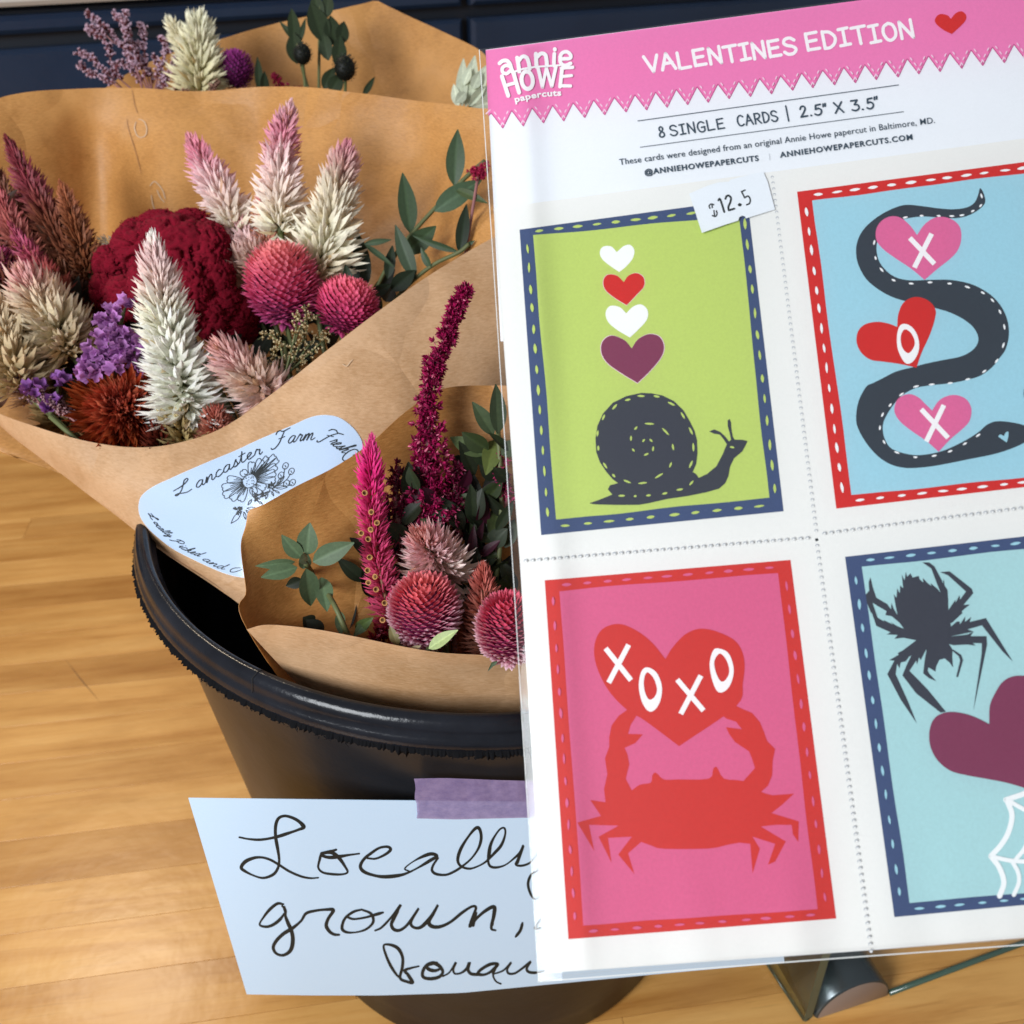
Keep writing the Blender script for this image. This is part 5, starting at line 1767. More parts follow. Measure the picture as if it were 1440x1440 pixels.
def leaves(label, items, stems, colr, name="leafy_sprig", cat="foliage", group=None, foot=None, z=.43, seed=0, rr=.0009, stemcol=None, leaf_mat=None):
    g = np.random.default_rng(seed)
    b0 = stems[0][-1]
    r = root(name, cp(*b0) if len(b0) == 3 else cp(b0[0], b0[1], z), label, cat, group)
    for st_ in stems:
        P = np.array([cp(*(q if len(q) == 3 else (q[0], q[1], z))) for q in st_])
        v, f = tube(catmull(P, 5), rr, 6)
        mesh("stem", v, f, stemcol or M_stem, r, True)
    if foot is not None:
        stem_to(cp(*b0) if len(b0) == 3 else cp(b0[0], b0[1], z), foot, rr, r)
    for it in items:
        p0, p1, w = it[:3]
        z0 = it[3] if len(it) > 3 else z
        z1_ = it[4] if len(it) > 4 else z0
        c = np.array(it[5] if len(it) > 5 else colr)
        side = it[6] if len(it) > 6 else g.uniform(-25, 25)
        v, f, m = blade(p0, p1, w, z0, z1_, side)
        cols = np.tile(c, (len(v), 1)) * g.uniform(.85, 1.15)
        for k in range(len(v)):
            if k % m == m // 2:
                cols[k] = cols[k] * 1.35
        o = mesh("leaf", v, f, leaf_mat or M_leafc, r, True, np.clip(cols, 0, 1))
    return r


# palette of the dried flowers
CREAM = C(246, 240, 220)
WHITE = C(255, 253, 247)
BLUSH = C(250, 214, 216)
PINK = C(228, 142, 166)
ROSE = C(205, 95, 130)
HOT = C(212, 40, 122)
DUSK = C(150, 70, 82)
BEIGE = C(214, 188, 150)
PEACH = C(222, 152, 132)
RUST = C(158, 74, 44)
BROWN = C(112, 66, 46)

# --- big bouquet, back to front
spike("tall pink and cream celosia spike, left one of the two tallest", (409, 143), (395, 330), 42, [(0, CREAM), (.45, BLUSH), (.7, PINK), (1, C(240, 200, 205))], FOOT1, 520, .445, .430, "pale celosia spikes in the big bouquet", seed=1)
spike("leaning pink celosia spike above the dark red cockscomb", (264, 192), (335, 335), 40, [(0, CREAM), (.4, BLUSH), (.75, PINK), (1, C(225, 150, 160))], FOOT1, 480, .450, .440, "pale celosia spikes in the big bouquet", seed=2)
spike("pink tipped cream celosia spike right of the tallest one, above the green leaves", (487, 203), (440, 405), 55, [(0, BEIGE), (.25, CREAM), (.6, C(240, 225, 205)), (.8, C(228, 180, 175)), (1, PINK)], FOOT1, 640, .430, .425, "pale celosia spikes in the big bouquet", seed=3, wr=.27)
spike("small dusty pink celosia tip between the tall spikes", (373, 263), (378, 365), 27, [(0, C(190, 130, 110)), (.5, PEACH), (1, PINK)], FOOT1, 300, .440, .435, "pale celosia spikes in the big bouquet", seed=4)
spike("small pale pink celosia head behind the dark red cockscomb", (312, 290), (352, 400), 40, [(0, C(200, 160, 130)), (.5, BLUSH), (1, PINK)], FOOT1, 360, .447, .438, "pale celosia spikes in the big bouquet", seed=5)
spike("small blush celosia head beside the round pink flower", (335, 305), (365, 380), 30, [(0, C(200, 160, 130)), (.5, BLUSH), (1, C(220, 150, 150))], FOOT1, 260, .440, .434, "pale celosia spikes in the big bouquet", seed=55)
# sparse cream spike hidden behind the cockscomb
spike("cream celosia tip poking out left of the cockscomb", (137, 335), (185, 352), 18, [(0, CREAM), (1, WHITE)], FOOT1, 110, .452, .45, seed=6, wr=.24)

# dark brownish celosias at the left
dk = "dark faded celosias at the left of the big bouquet"
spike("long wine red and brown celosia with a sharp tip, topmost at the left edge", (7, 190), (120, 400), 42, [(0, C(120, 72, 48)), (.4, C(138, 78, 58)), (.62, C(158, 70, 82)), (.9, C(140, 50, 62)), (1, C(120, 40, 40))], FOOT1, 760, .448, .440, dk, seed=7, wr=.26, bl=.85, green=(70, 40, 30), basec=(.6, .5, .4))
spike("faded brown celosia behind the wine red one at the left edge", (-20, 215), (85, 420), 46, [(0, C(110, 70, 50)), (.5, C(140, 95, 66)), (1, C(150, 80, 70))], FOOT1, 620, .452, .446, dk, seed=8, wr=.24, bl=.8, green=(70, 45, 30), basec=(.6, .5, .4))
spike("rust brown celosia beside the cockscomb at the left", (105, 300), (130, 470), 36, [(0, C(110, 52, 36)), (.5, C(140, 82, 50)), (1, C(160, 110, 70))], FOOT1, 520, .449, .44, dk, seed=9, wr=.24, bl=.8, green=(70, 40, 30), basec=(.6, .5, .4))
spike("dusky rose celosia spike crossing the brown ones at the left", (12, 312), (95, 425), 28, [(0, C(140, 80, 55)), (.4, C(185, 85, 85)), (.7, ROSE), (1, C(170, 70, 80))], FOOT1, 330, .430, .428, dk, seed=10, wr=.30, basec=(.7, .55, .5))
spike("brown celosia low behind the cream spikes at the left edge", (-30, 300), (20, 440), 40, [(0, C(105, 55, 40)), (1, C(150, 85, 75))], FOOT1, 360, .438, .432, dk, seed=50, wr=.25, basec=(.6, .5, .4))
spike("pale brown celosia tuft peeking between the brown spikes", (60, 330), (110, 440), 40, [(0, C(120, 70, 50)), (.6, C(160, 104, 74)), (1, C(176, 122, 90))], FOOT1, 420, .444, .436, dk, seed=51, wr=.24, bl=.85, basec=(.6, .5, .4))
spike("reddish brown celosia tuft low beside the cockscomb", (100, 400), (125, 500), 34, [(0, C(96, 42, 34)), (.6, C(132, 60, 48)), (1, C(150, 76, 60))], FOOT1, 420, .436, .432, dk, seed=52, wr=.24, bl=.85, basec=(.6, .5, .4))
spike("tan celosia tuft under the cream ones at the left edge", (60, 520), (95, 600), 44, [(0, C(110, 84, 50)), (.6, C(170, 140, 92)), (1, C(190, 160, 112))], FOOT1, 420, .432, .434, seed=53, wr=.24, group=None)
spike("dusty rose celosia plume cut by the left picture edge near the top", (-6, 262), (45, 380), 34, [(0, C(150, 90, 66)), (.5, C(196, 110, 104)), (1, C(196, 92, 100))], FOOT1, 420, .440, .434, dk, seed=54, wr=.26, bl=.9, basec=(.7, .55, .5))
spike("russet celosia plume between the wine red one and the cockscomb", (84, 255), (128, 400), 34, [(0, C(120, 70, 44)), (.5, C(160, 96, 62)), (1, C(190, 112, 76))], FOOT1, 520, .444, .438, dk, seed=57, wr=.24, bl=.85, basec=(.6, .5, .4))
globe("purple pink globe flower cut by the left picture edge", 2, 372, 20, 26, .43, [(0, C(150, 55, 95)), (1, C(190, 90, 130))], FOOT1, 260, seed=1, group=None)

# cockscomb
def cockscomb():
    c = cp(245, 385, .428)
    r = root("cockscomb_flower", cp(250, 480, .43), "large velvety crimson cockscomb with brain-like folds in the big bouquet", "flower")
    g = np.random.default_rng(5)
    lobes = [((245, 345), 58, 44, .431), ((195, 350), 40, 38, .432), ((290, 350), 36, 42, .432), ((160, 372), 30, 30, .434), ((150, 408), 24, 30, .431), ((180, 418), 36, 34, .429), ((218, 400), 40, 42, .427), ((306, 388), 26, 32, .432),
             ((268, 400), 36, 40, .429), ((318, 425), 26, 26, .434), ((345, 440), 22, 28, .437), ((300, 448), 30, 34, .433), ((335, 465), 28, 24, .436), ((225, 312), 32, 18, .436), ((268, 308), 26, 16, .437), ((262, 440), 34, 30, .428), ((190, 322), 20, 16, .436)]
    allP, allN = [], []
    k_ = 0
    for (p, rx, ry, z) in lobes:
        bm = bmesh.new()
        bmesh.ops.create_icosphere(bm, subdivisions=5, radius=1)
        vs = np.array([v.co[:] for v in bm.verts])
        fs = [tuple(v.index for v in f.verts) for f in bm.faces]
        bm.free()
        cc = cp(p[0], p[1], z)
        s = z / 1440
        out = []
        cols = []
        for v in vs:
            q = Vector(v) * 2.0 + Vector((k_ * 5.3, 1.7, 0))
            qq = q + noise.noise_vector(q * 1.1) * 0.55
            w1_ = noise.noise(qq * 1.0)
            ridge = 1 - min(1, abs(w1_) / .15)
            f2_ = noise.noise(qq * 3.2 + Vector((4, 4, 4)))
            rg2 = 1 - min(1, abs(f2_) / .14)
            h = 1 - .34 * ridge ** 1.2 - .10 * rg2 + .03 * noise.noise(q * 9)
            d = v[0] * rx * s * RX + v[2] * ry * s * -DN + v[1] * min(rx, ry) * s * .85 * FW
            out.append(cc + d * h)
            sh = 1 + .25 * noise.noise(q * 6)
            cols.append(np.array(C(118, 0, 28)) * sh)
        o_ = mesh("crest", out, fs, M_velvet, r, True, np.clip(cols, 0, 1))
        allP.append(np.array(out))
        allN.append(nrm(np.array(out) - cc))
        k_ += 1
    P = np.concatenate(allP)
    Nn = np.concatenate(allN)
    view = nrm(C0 - P)
    keep = (Nn * view).sum(1) > -.15
    idx = np.where(keep)[0]
    idx = g.choice(idx, 9000, replace=len(idx) < 9000)
    P, Nn = P[idx] + g.normal(0, .0003, (len(idx), 3)), Nn[idx]
    D = nrm(Nn + g.normal(0, .45, Nn.shape))
    L = g.uniform(.0005, .0011, len(idx))
    base = np.array(C(116, 0, 24)) * g.uniform(.6, 1.3, len(idx))[:, None]
    tipc = np.array(C(168, 6, 46)) * g.uniform(.7, 1.25, len(idx))[:, None]
    V, F, Cc = bract_arrays(P - D * .0003, D, nrm(np.cross(D, g.normal(size=D.shape))), L, L * .42, np.clip(base, 0, 1), np.clip(tipc, 0, 1))
    tag(mesh("velvet_tufts", V, F, M_velvet, r, False, Cc), kind='stuff')
    stem_to(cp(262, 465, .436), FOOT1, .0022, r)


cockscomb()

globe("larger of the two bright pink globe flowers in the big bouquet, tall egg shape", 397, 402, 48, 62, .415, [(0, C(170, 62, 120)), (.35, C(214, 88, 136)), (.6, C(236, 112, 146)), (1, C(250, 142, 138))], FOOT1, 560, seed=2, face=.45)
globe("smaller pink globe flower resting on the wrap edge right of the tall one", 488, 432, 42, 42, .405, [(0, C(175, 50, 105)), (.5, C(216, 82, 128)), (1, C(242, 118, 134))], FOOT1, 470, seed=3, tilt=.3, face=.2)

spike("cream celosia with a pink top at the left above the purple statice", (28, 382), (98, 498), 58, [(0, BEIGE), (.35, C(232, 218, 192)), (.65, C(236, 210, 186)), (.85, C(232, 170, 170)), (1, C(224, 165, 140))], FOOT1, 620, .405, .418, "cream celosias at the left edge of the big bouquet", seed=11, wr=.27)
spike("cream celosia cut by the left picture edge", (-18, 425), (28, 545), 60, [(0, C(205, 182, 140)), (.5, C(228, 208, 176)), (1, C(232, 205, 175))], FOOT1, 560, .405, .415, "cream celosias at the left edge of the big bouquet", seed=12, wr=.26)


# statice
def ruffle(c, n, d, R0, H, g, segs=14):
    """one papery cup: a ruffled funnel"""
    s = nrm(np.cross(d, n))
    t = np.cross(d, s)
    vs, fs = [c], []
    ph = g.uniform(0, 6.28)
    for (f, h) in ((.35, .35), (.8, .8), (1.0, 1.0)):
        for k in range(segs):
            a = 2 * math.pi * k / segs
            rr = R0 * f * (1 + (.22 * math.sin(5 * a + ph) + .1 * math.sin(11 * a)) * f)
            hh = H * h * (1 + .22 * math.cos(5 * a + ph) * f)
            vs.append(c + (s * math.cos(a) + t * math.sin(a)) * rr + d * hh)
    for k in range(segs):
        k2 = (k + 1) % segs
        fs.append((0, 1 + k, 1 + k2))
        for rgn in range(2):
            a = 1 + rgn * segs
            fs.append((a + k, a + segs + k, a + segs + k2, a + k2))
    return vs, fs


def statice(label, clumps, z, foot, col, seed, group=None):
    g = np.random.default_rng(seed)
    b = clumps[-1]
    r = root("statice_sprig", cp(b[0], b[1] + 20, z), label, "flower", group)
    for (x, y, rad, n) in clumps:
        for k in range(n):
            a, q = g.uniform(0, 6.28), math.sqrt(g.random())
            dz = g.uniform(-.004, .003)
            px, py = x + rad * q * math.cos(a), y + rad * .8 * q * math.sin(a)
            c = cp(px, py, z + dz)
            out = RX * (math.cos(a) * q * .7) + DN * (math.sin(a) * q * .5 - .45) - FW * .8 + g.normal(0, .3, 3)
            d = nrm(out)
            R0 = g.uniform(6.5, 10.5) * z / 1440
            vs, fs = ruffle(c - d * R0 * .9, nrm(g.normal(size=3)), d, R0, R0 * 1.35, g)
            cc = np.zeros((len(vs), 3))
            base = np.array(col) * g.uniform(.8, 1.25)
            cc[:] = base
            cc[0] = base * .6
            cc[1:15] = base * .75
            cc[29:] = np.clip(base * 1.25 + .03, 0, 1)
            mesh("flower_cup", vs, fs, M_statice, r, True, np.clip(cc, 0, 1))
        v, f = tube([cp(x, y, z + .004), cp(x * .7 + b[0] * .3, y + 15, z + .006), cp(b[0], b[1] + 20, z + .006)], .0008, 5)
        mesh("stem", v, f, M_stem, r, True)
    stem_to(cp(b[0], b[1] + 20, z), foot, .001, r)
    return r


VIO = C(182, 122, 184)
statice("purple statice cluster with papery ruffled cups left of the white spike", [(152, 445, 19, 12), (182, 423, 9, 3), (168, 478, 26, 17), (138, 488, 22, 12), (185, 505, 24, 16), (128, 518, 18, 10), (200, 480, 14, 8), (155, 510, 20, 8)], .402, FOOT1, VIO, 3)
statice("small darker purple statice clump at the lower left of the big bouquet", [(48, 545, 14, 8), (85, 535, 9, 5), (70, 565, 13, 6)], .405, FOOT1, C(140, 84, 156), 4)


def fine_sprig(label, branches, z, foot, bud, stemmat, seed, name="limonium_sprig", cat="flower", size=4.0, per=.55, group=None, twig=.00035, spread=6, calyx=None, depth=.006):
    """thin branching stems set with many tiny buds"""
    g = np.random.default_rng(seed)
    r = root(name, cp(branches[0][0][0], branches[0][0][1], z), label, cat, group)
    P, D, L, c0, c1, U = [], [], [], [], [], []
    for bi, br in enumerate(branches):
        zz = z + g.uniform(-depth, depth)
        W3 = np.array([cp(x, y, zz + g.uniform(-.002, .002)) for x, y in br])
        cv = catmull(W3, 6)
        v, f = tube(cv, twig * 1.4, 5, twig * .6)
        mesh("branch", v, f, stemmat, r, True)
        seg = np.linalg.norm(np.diff(cv, axis=0), axis=1).sum()
        nb_ = int(seg / (z / 1440) * per)
        for k in range(nb_):
            t = g.uniform(.25, 1.0)
            q = cv[int(t * (len(cv) - 1))]
            o_ = g.normal(0, 1, 3)
            o_ /= np.linalg.norm(o_)
            o_ = nrm(o_ - FW * .4)
            q2 = q + o_ * g.uniform(1, spread) * z / 1440
            s = size * z / 1440 * g.uniform(.7, 1.25)
            ax = nrm(o_ + nrm(cv[-1] - cv[0]) * .8)
            pert = nrm(np.cross(ax, g.normal(size=3)))
            if calyx is not None:
                for m_ in range(3):
                    a = m_ * 2.1
                    P.append(q2 - ax * s * .8); D.append(ax + .25 * (pert * math.cos(a) + np.cross(ax, pert) * math.sin(a))); L.append(s * 1.3)
                    c0.append(np.array(calyx) * .8); c1.append(np.array(calyx) * g.uniform(.8, 1.3)); U.append(pert)
            for m_ in range(5):
                a = m_ * 1.257 + g.uniform(-.2, .2)
                dd = ax * .75 + .6 * (pert * math.cos(a) + np.cross(ax, pert) * math.sin(a))
                P.append(q2); D.append(dd); L.append(s * .9); U.append(ax)
                cb = np.array(bud) * g.uniform(.8, 1.15)
                c0.append(cb * .85); c1.append(np.clip(cb * 1.1, 0, 1))
    P, D, L, c0, c1, U = map(np.array, (P, D, L, c0, c1, U))
    V, F, Cc = bract_arrays(P, D, nrm(U + 1e-4), L, L * .55, c0, np.clip(c1, 0, 1))
    tag(mesh("buds", V, F, M_petal, r, False, Cc), kind='stuff')
    stem_to(cp(branches[0][0][0], branches[0][0][1], z), foot, twig * 2, r, stemmat)
    return r


fine_sprig("pale mauve fine budded sprig low at the left rim of the big bouquet", [[(120, 599), (80, 574), (45, 559), (15, 549)], [(110, 596), (75, 569), (45, 542)], [(115, 602), (95, 576), (62, 559), (30, 567)], [(60, 574), (40, 544), (25, 529)], [(125, 604), (100, 584), (80, 559)]],
           .412, FOOT1, C(206, 168, 172), M_stemr, 21, size=4.0, per=1.3, calyx=C(110, 60, 66))
fine_sprig("wispy beige caspia sprig with tiny pale buds in front of the pink globe flowers", [[(400, 530), (395, 490), (380, 470), (362, 478)], [(400, 530), (420, 490), (432, 460), (428, 428)], [(400, 530), (410, 500), (425, 455), (455, 440), (472, 425)],
            [(405, 525), (440, 480), (462, 468)], [(400, 530), (385, 500), (400, 480)], [(400, 530), (432, 500), (460, 475)], [(395, 535), (400, 510), (430, 505)], [(410, 520), (385, 510), (370, 520)], [(400, 530), (415, 470), (418, 435)]],
           .398, FOOT1, C(232, 214, 170), M_stem, 22, name="caspia_sprig", size=3.4, per=.42, spread=9, calyx=C(150, 120, 70))
# deep foliage, then added leaves coloured dark for the shaded gaps between heads
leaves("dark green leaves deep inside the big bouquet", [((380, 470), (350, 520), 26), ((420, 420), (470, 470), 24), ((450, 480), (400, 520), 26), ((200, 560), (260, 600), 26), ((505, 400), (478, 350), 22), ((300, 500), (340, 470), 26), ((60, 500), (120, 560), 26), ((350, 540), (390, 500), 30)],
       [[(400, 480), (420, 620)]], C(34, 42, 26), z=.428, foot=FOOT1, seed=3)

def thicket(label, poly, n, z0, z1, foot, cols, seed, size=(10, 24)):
    """added filler leaves, their dark colours standing for the shade inside a bouquet"""
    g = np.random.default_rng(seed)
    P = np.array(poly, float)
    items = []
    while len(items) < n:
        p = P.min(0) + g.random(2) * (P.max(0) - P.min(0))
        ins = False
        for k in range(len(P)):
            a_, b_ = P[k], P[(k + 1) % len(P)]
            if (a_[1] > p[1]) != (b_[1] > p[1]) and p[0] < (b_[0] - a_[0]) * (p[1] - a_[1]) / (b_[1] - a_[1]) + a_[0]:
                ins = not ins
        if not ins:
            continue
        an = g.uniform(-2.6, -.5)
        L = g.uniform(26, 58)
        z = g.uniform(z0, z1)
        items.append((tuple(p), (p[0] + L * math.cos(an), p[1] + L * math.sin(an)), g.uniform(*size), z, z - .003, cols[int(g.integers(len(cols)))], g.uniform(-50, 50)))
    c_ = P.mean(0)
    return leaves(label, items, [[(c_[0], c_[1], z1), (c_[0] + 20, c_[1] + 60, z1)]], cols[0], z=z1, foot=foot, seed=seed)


thicket("added leaves coloured dark as the shade between the heads of the big bouquet", [(60, 470), (140, 400), (260, 400), (350, 400), (470, 380), (560, 410), (480, 490), (400, 560), (300, 620), (190, 640), (90, 600)], 110, .438, .446, FOOT1, [C(30, 34, 22), C(42, 36, 24), C(50, 58, 36), C(36, 22, 18)], 61)
thicket("added leaves coloured dark brown as shade at the left edge of the big bouquet", [(-20, 300), (60, 290), (130, 400), (130, 520), (60, 590), (-20, 590)], 40, .432, .444, FOOT1, [C(56, 34, 24), C(74, 44, 30), C(40, 34, 22)], 62)
thicket("added leaves coloured dark as the shade inside the small front bouquet", [(500, 890), (500, 800), (560, 720), (600, 640), (720, 620), (730, 900)], 80, .340, .349, FOOT2, [C(30, 36, 22), C(46, 58, 30), C(38, 48, 30), C(54, 12, 30)], 63, (14, 30))
# front row
spike("beige celosia head hidden beneath the big white spike", (243, 560), (262, 640), 42, [(0, C(170, 145, 96)), (.5, C(200, 178, 128)), (1, C(212, 190, 140))], FOOT1, 420, .396, .402, seed=13, wr=.25, group=None)
spike("big white celosia spike with blush tips standing in front of the cockscomb", (214, 331), (268, 588), 58, [(0, C(255, 254, 250)), (.35, C(255, 253, 246)), (.55, C(255, 250, 236)), (.72, C(246, 220, 214)), (.86, C(240, 205, 205)), (1, WHITE)], FOOT1, 760, .385, .398, "pale celosia spikes in the big bouquet", seed=14, droop=-28, wr=.30, shape=[.78, .98, 1.0, .80, .48, .17])
spike("pale pink celosia with green heart right of the big white spike, at the paper edge", (304, 483), (392, 568), 50, [(0, BLUSH), (.4, C(240, 215, 200)), (.7, C(236, 190, 190)), (1, C(226, 165, 155))], FOOT1, 460, .384, .396, "pale celosia spikes in the big bouquet", seed=15, wr=.27)
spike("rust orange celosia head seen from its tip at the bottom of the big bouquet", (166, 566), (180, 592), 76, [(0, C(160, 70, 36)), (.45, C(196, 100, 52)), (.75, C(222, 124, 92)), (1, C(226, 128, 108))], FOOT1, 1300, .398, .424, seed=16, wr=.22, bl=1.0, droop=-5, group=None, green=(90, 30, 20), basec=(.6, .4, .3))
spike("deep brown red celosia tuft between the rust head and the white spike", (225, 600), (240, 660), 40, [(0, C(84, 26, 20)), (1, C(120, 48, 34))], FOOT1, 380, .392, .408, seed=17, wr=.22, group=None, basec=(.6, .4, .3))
spike("small salmon celosia head poking above the front edge of the wrap", (303, 578), (308, 625), 34, [(0, C(205, 130, 105)), (.5, PEACH), (1, C(214, 122, 108))], FOOT1, 420, .392, .402, seed=18, wr=.20, group=None)
spike("dusty pink small celosia tuft left of the cream ones", (15, 500), (45, 560), 32, [(0, C(150, 110, 80)), (1, C(200, 160, 130))], FOOT1, 260, .41, .415, seed=19, wr=.25, group=None)

# greenery at the right of the big bouquet
GRN = C(62, 80, 56)
GDK = C(40, 52, 36)
leaves("eucalyptus-like sprig with long oval green leaves leaning right in the big bouquet", [
    ((638.7, 261), (643.7, 182), 27, .428, .425, GRN, 5), ((577, 328), (566, 243), 27, .43, .428, GRN, -10), ((611, 297), (677, 253), 30, .426, .424, C(70, 92, 66), 10), ((640, 266), (686, 286), 13, .424, .420, C(74, 88, 54), 15),
    ((646, 356), (656, 287), 19, .420, .420, GDK, 0), ((645, 354), (580, 331), 11, .421, .424, GRN, 25), ((572, 356), (613, 318), 29, .43, .428, C(64, 84, 56), 0), ((584, 392), (556, 316), 23, .424, .421, GRN, 12), ((516, 402), (500, 322), 24, .432, .432, C(46, 60, 42), 0),
    ((512, 343), (551, 337), 9, .426, .426, GRN, 0), ((513, 344), (554, 376), 9, .426, .424, GRN, 20), ((550, 408), (584, 380), 24, .422, .422, GDK, 0), ((545, 392), (552, 345), 16, .428, .428, GDK, 0), ((522, 415), (550, 400), 16, .42, .42, GDK, 0),
    ((492, 405), (486, 372), 14, .42, .42, GDK, 0), ((606, 378), (592, 348), 12, .424, .422, GRN, 30), ((650, 350), (668, 338), 7, .42, .418, GRN, 0), ((535, 440), (528, 408), 14, .41, .41, C(60, 76, 52), 20)],
    [[(682, 226, .425), (662, 243, .425), (638, 266, .426), (605, 300, .428), (574, 335, .429), (545, 375, .43), (520, 425, .43)], [(660, 343, .418), (645, 355, .420), (610, 372, .424), (575, 400, .426), (540, 440, .43)]], GRN, foot=FOOT1, seed=5)
fine_sprig("tiny crimson flower at the tip of the green sprig beside the sleeve", [[(672, 250), (672, 240)], [(672, 250), (665, 237)], [(672, 250), (681, 238)], [(672, 250), (684, 232)]], .42, FOOT1, C(178, 40, 80), M_stemr, 33, name="crimson_floret", size=5, per=2.2, spread=7, depth=.001)

# --- rear bouquet
spike("cream celosia spike above the big wrap at the top left", (281, 20), (282, 140), 44, [(0, C(225, 215, 175)), (.5, C(240, 234, 205)), (1, C(248, 244, 222))], FOOT3, 480, .553, .556, "cream celosias of the rear bouquet", seed=31, wr=.25)
spike("cream celosia tip leaning left of the other at the top", (234, 24), (272, 95), 24, [(0, C(225, 215, 180)), (1, C(246, 240, 218))], FOOT3, 260, .556, .557, "cream celosias of the rear bouquet", seed=32, wr=.25)
globe("magenta purple globe flower at the top beside the cream spike", 332, 99, 24, 28, .56, [(0, C(110, 30, 92)), (1, C(150, 50, 130))], FOOT3, 300, group=None, seed=5)
fine_sprig("mauve limonium sprig with many tiny buds, top left against the navy cabinet", [
    [(215, 140), (190, 95), (160, 50), (120, 15)], [(215, 140), (195, 85), (178, 40), (160, 18)], [(200, 120), (180, 60), (178, 12)], [(215, 140), (205, 90), (202, 55), (200, 32)], [(215, 140), (225, 95), (235, 65), (222, 52)],
    [(170, 125), (150, 112), (125, 100), (110, 88)], [(175, 128), (150, 102), (128, 82), (108, 74)], [(190, 130), (160, 100), (150, 60), (122, 42)], [(215, 140), (210, 100), (190, 75), (200, 60)], [(220, 140), (240, 100), (250, 72)], [(205, 135), (185, 95), (160, 90)],
    [(215, 140), (230, 110), (215, 75)], [(160, 60), (140, 42), (122, 38)]], .560, FOOT3, C(222, 192, 210), M_stemr, 41, size=4.2, per=.85, spread=6, calyx=C(120, 62, 66))
fine_sprig("beige fine buds at the foot of the top cream spike", [[(250, 150), (250, 120), (245, 105)], [(260, 150), (262, 125)], [(300, 150), (300, 125), (305, 115)], [(250, 150), (240, 130)]], .55, FOOT3, C(190, 150, 130), M_stemr, 42, size=4, per=1.5, calyx=C(110, 66, 60))
G3c = C(50, 62, 40)
leaves("dark green buds and leaves rising above the big wrap at the top centre", [
    ((415, 60), (410, 12), 18, .562), ((420, 62), (393, 30), 9, .562), ((422, 60), (430, 25), 8, .562), ((418, 90), (412, 45), 26, .56), ((455, 60), (437, 5), 32, .558), ((470, 65), (465, 22), 26, .56), ((478, 62), (484, 30), 20, .56), ((462, 85), (455, 45), 20, .558),
    ((475, 95), (478, 50), 22, .558), ((450, 30), (442, -10), 20, .56), ((460, 25), (462, -8), 20, .56), ((365, 130), (362, 80), 12, .556), ((370, 135), (372, 100), 14, .556), ((510, 135), (527, 108), 9, .553), ((465, 130), (480, 105), 22, .556), ((455, 125), (470, 95), 18, .557)],
    [[(418, 62, .56), (425, 95, .56), (440, 150, .56)], [(450, 0, .56), (449, 60, .56), (448, 150, .56)], [(478, 60, .56), (480, 110, .56), (470, 150, .56)]], G3c, foot=FOOT3, seed=8)
for (x, y, rx) in ((425, 76, 15), (485, 96, 18)):
    vs = []
    g_ = globe("dark round seed bud hanging %s among the top green leaves" % ("lower right" if x > 450 else "upper left"), x, y, rx, rx * 1.15, .55, [(0, C(34, 38, 30)), (1, C(46, 52, 38))], FOOT3, 90, group=None, seed=x, name="seed_bud", bl=.22)
fine_sprig("small dark red buds at the top of the big wrap", [[(395, 150), (392, 120), (388, 105)], [(395, 150), (400, 118)], [(420, 150), (415, 122)], [(400, 150), (428, 122)]], .555, FOOT3, C(130, 18, 50), M_stemr, 43, size=5, per=1.2)
SIL = C(196, 202, 178)
leaves("silvery dusty miller leaf at the top beside the sleeve", [((650, 150), (652, 82), 18, .50), ((655, 150), (668, 78), 22, .50), ((660, 150), (684, 92), 24, .50), ((645, 150), (638, 118), 14, .50), ((660, 150), (690, 120), 24, .50), ((655, 130), (640, 145), 14, .495), ((668, 150), (700, 140), 22, .495), ((652, 120), (662, 95), 14, .497), ((664, 125), (676, 100), 16, .497)],
       [[(660, 150, .50), (655, 200, .50)]], SIL, foot=cp(600, 400, .55), seed=9, name="dusty_miller_leaf")

# --- front bouquet
leaves("green sprig with a rosette of oval leaves against the small wrap's left side", [
    ((425, 785), (396, 752), 24, .329, .325), ((432, 780), (436, 735), 31, .328, .325), ((440, 790), (498, 763), 30, .325, .322), ((415, 790), (359, 796), 14, .329, .325), ((418, 798), (367, 812), 22, .326, .322), ((430, 800), (437, 852), 30, .324, .334),
    ((452, 812), (460, 860), 26, .333, .328), ((425, 815), (402, 824), 18, .335, .335, C(34, 40, 28)), ((420, 790), (432, 782), 16, .322, .334, C(110, 130, 100)), ((426, 800), (432, 778), 18, .337, .335, C(98, 120, 92)), ((440, 880), (426, 868), 24, .328, .326, C(30, 34, 22)),
    ((478, 860), (480, 895), 15, .334, .328), ((520, 870), (497, 895), 15, .328, .325), ((455, 890), (430, 872), 22, .326, .324, C(26, 30, 22)), ((500, 885), (525, 868), 16, .328, .324, C(70, 88, 46)), ((412, 805), (412, 797), 6, .335, .334, C(170, 170, 130))],
    [[(430, 792, .328), (445, 815, .35), (470, 850, .324), (500, 920, .326)]], C(88, 108, 78), foot=FOOT2, seed=10)
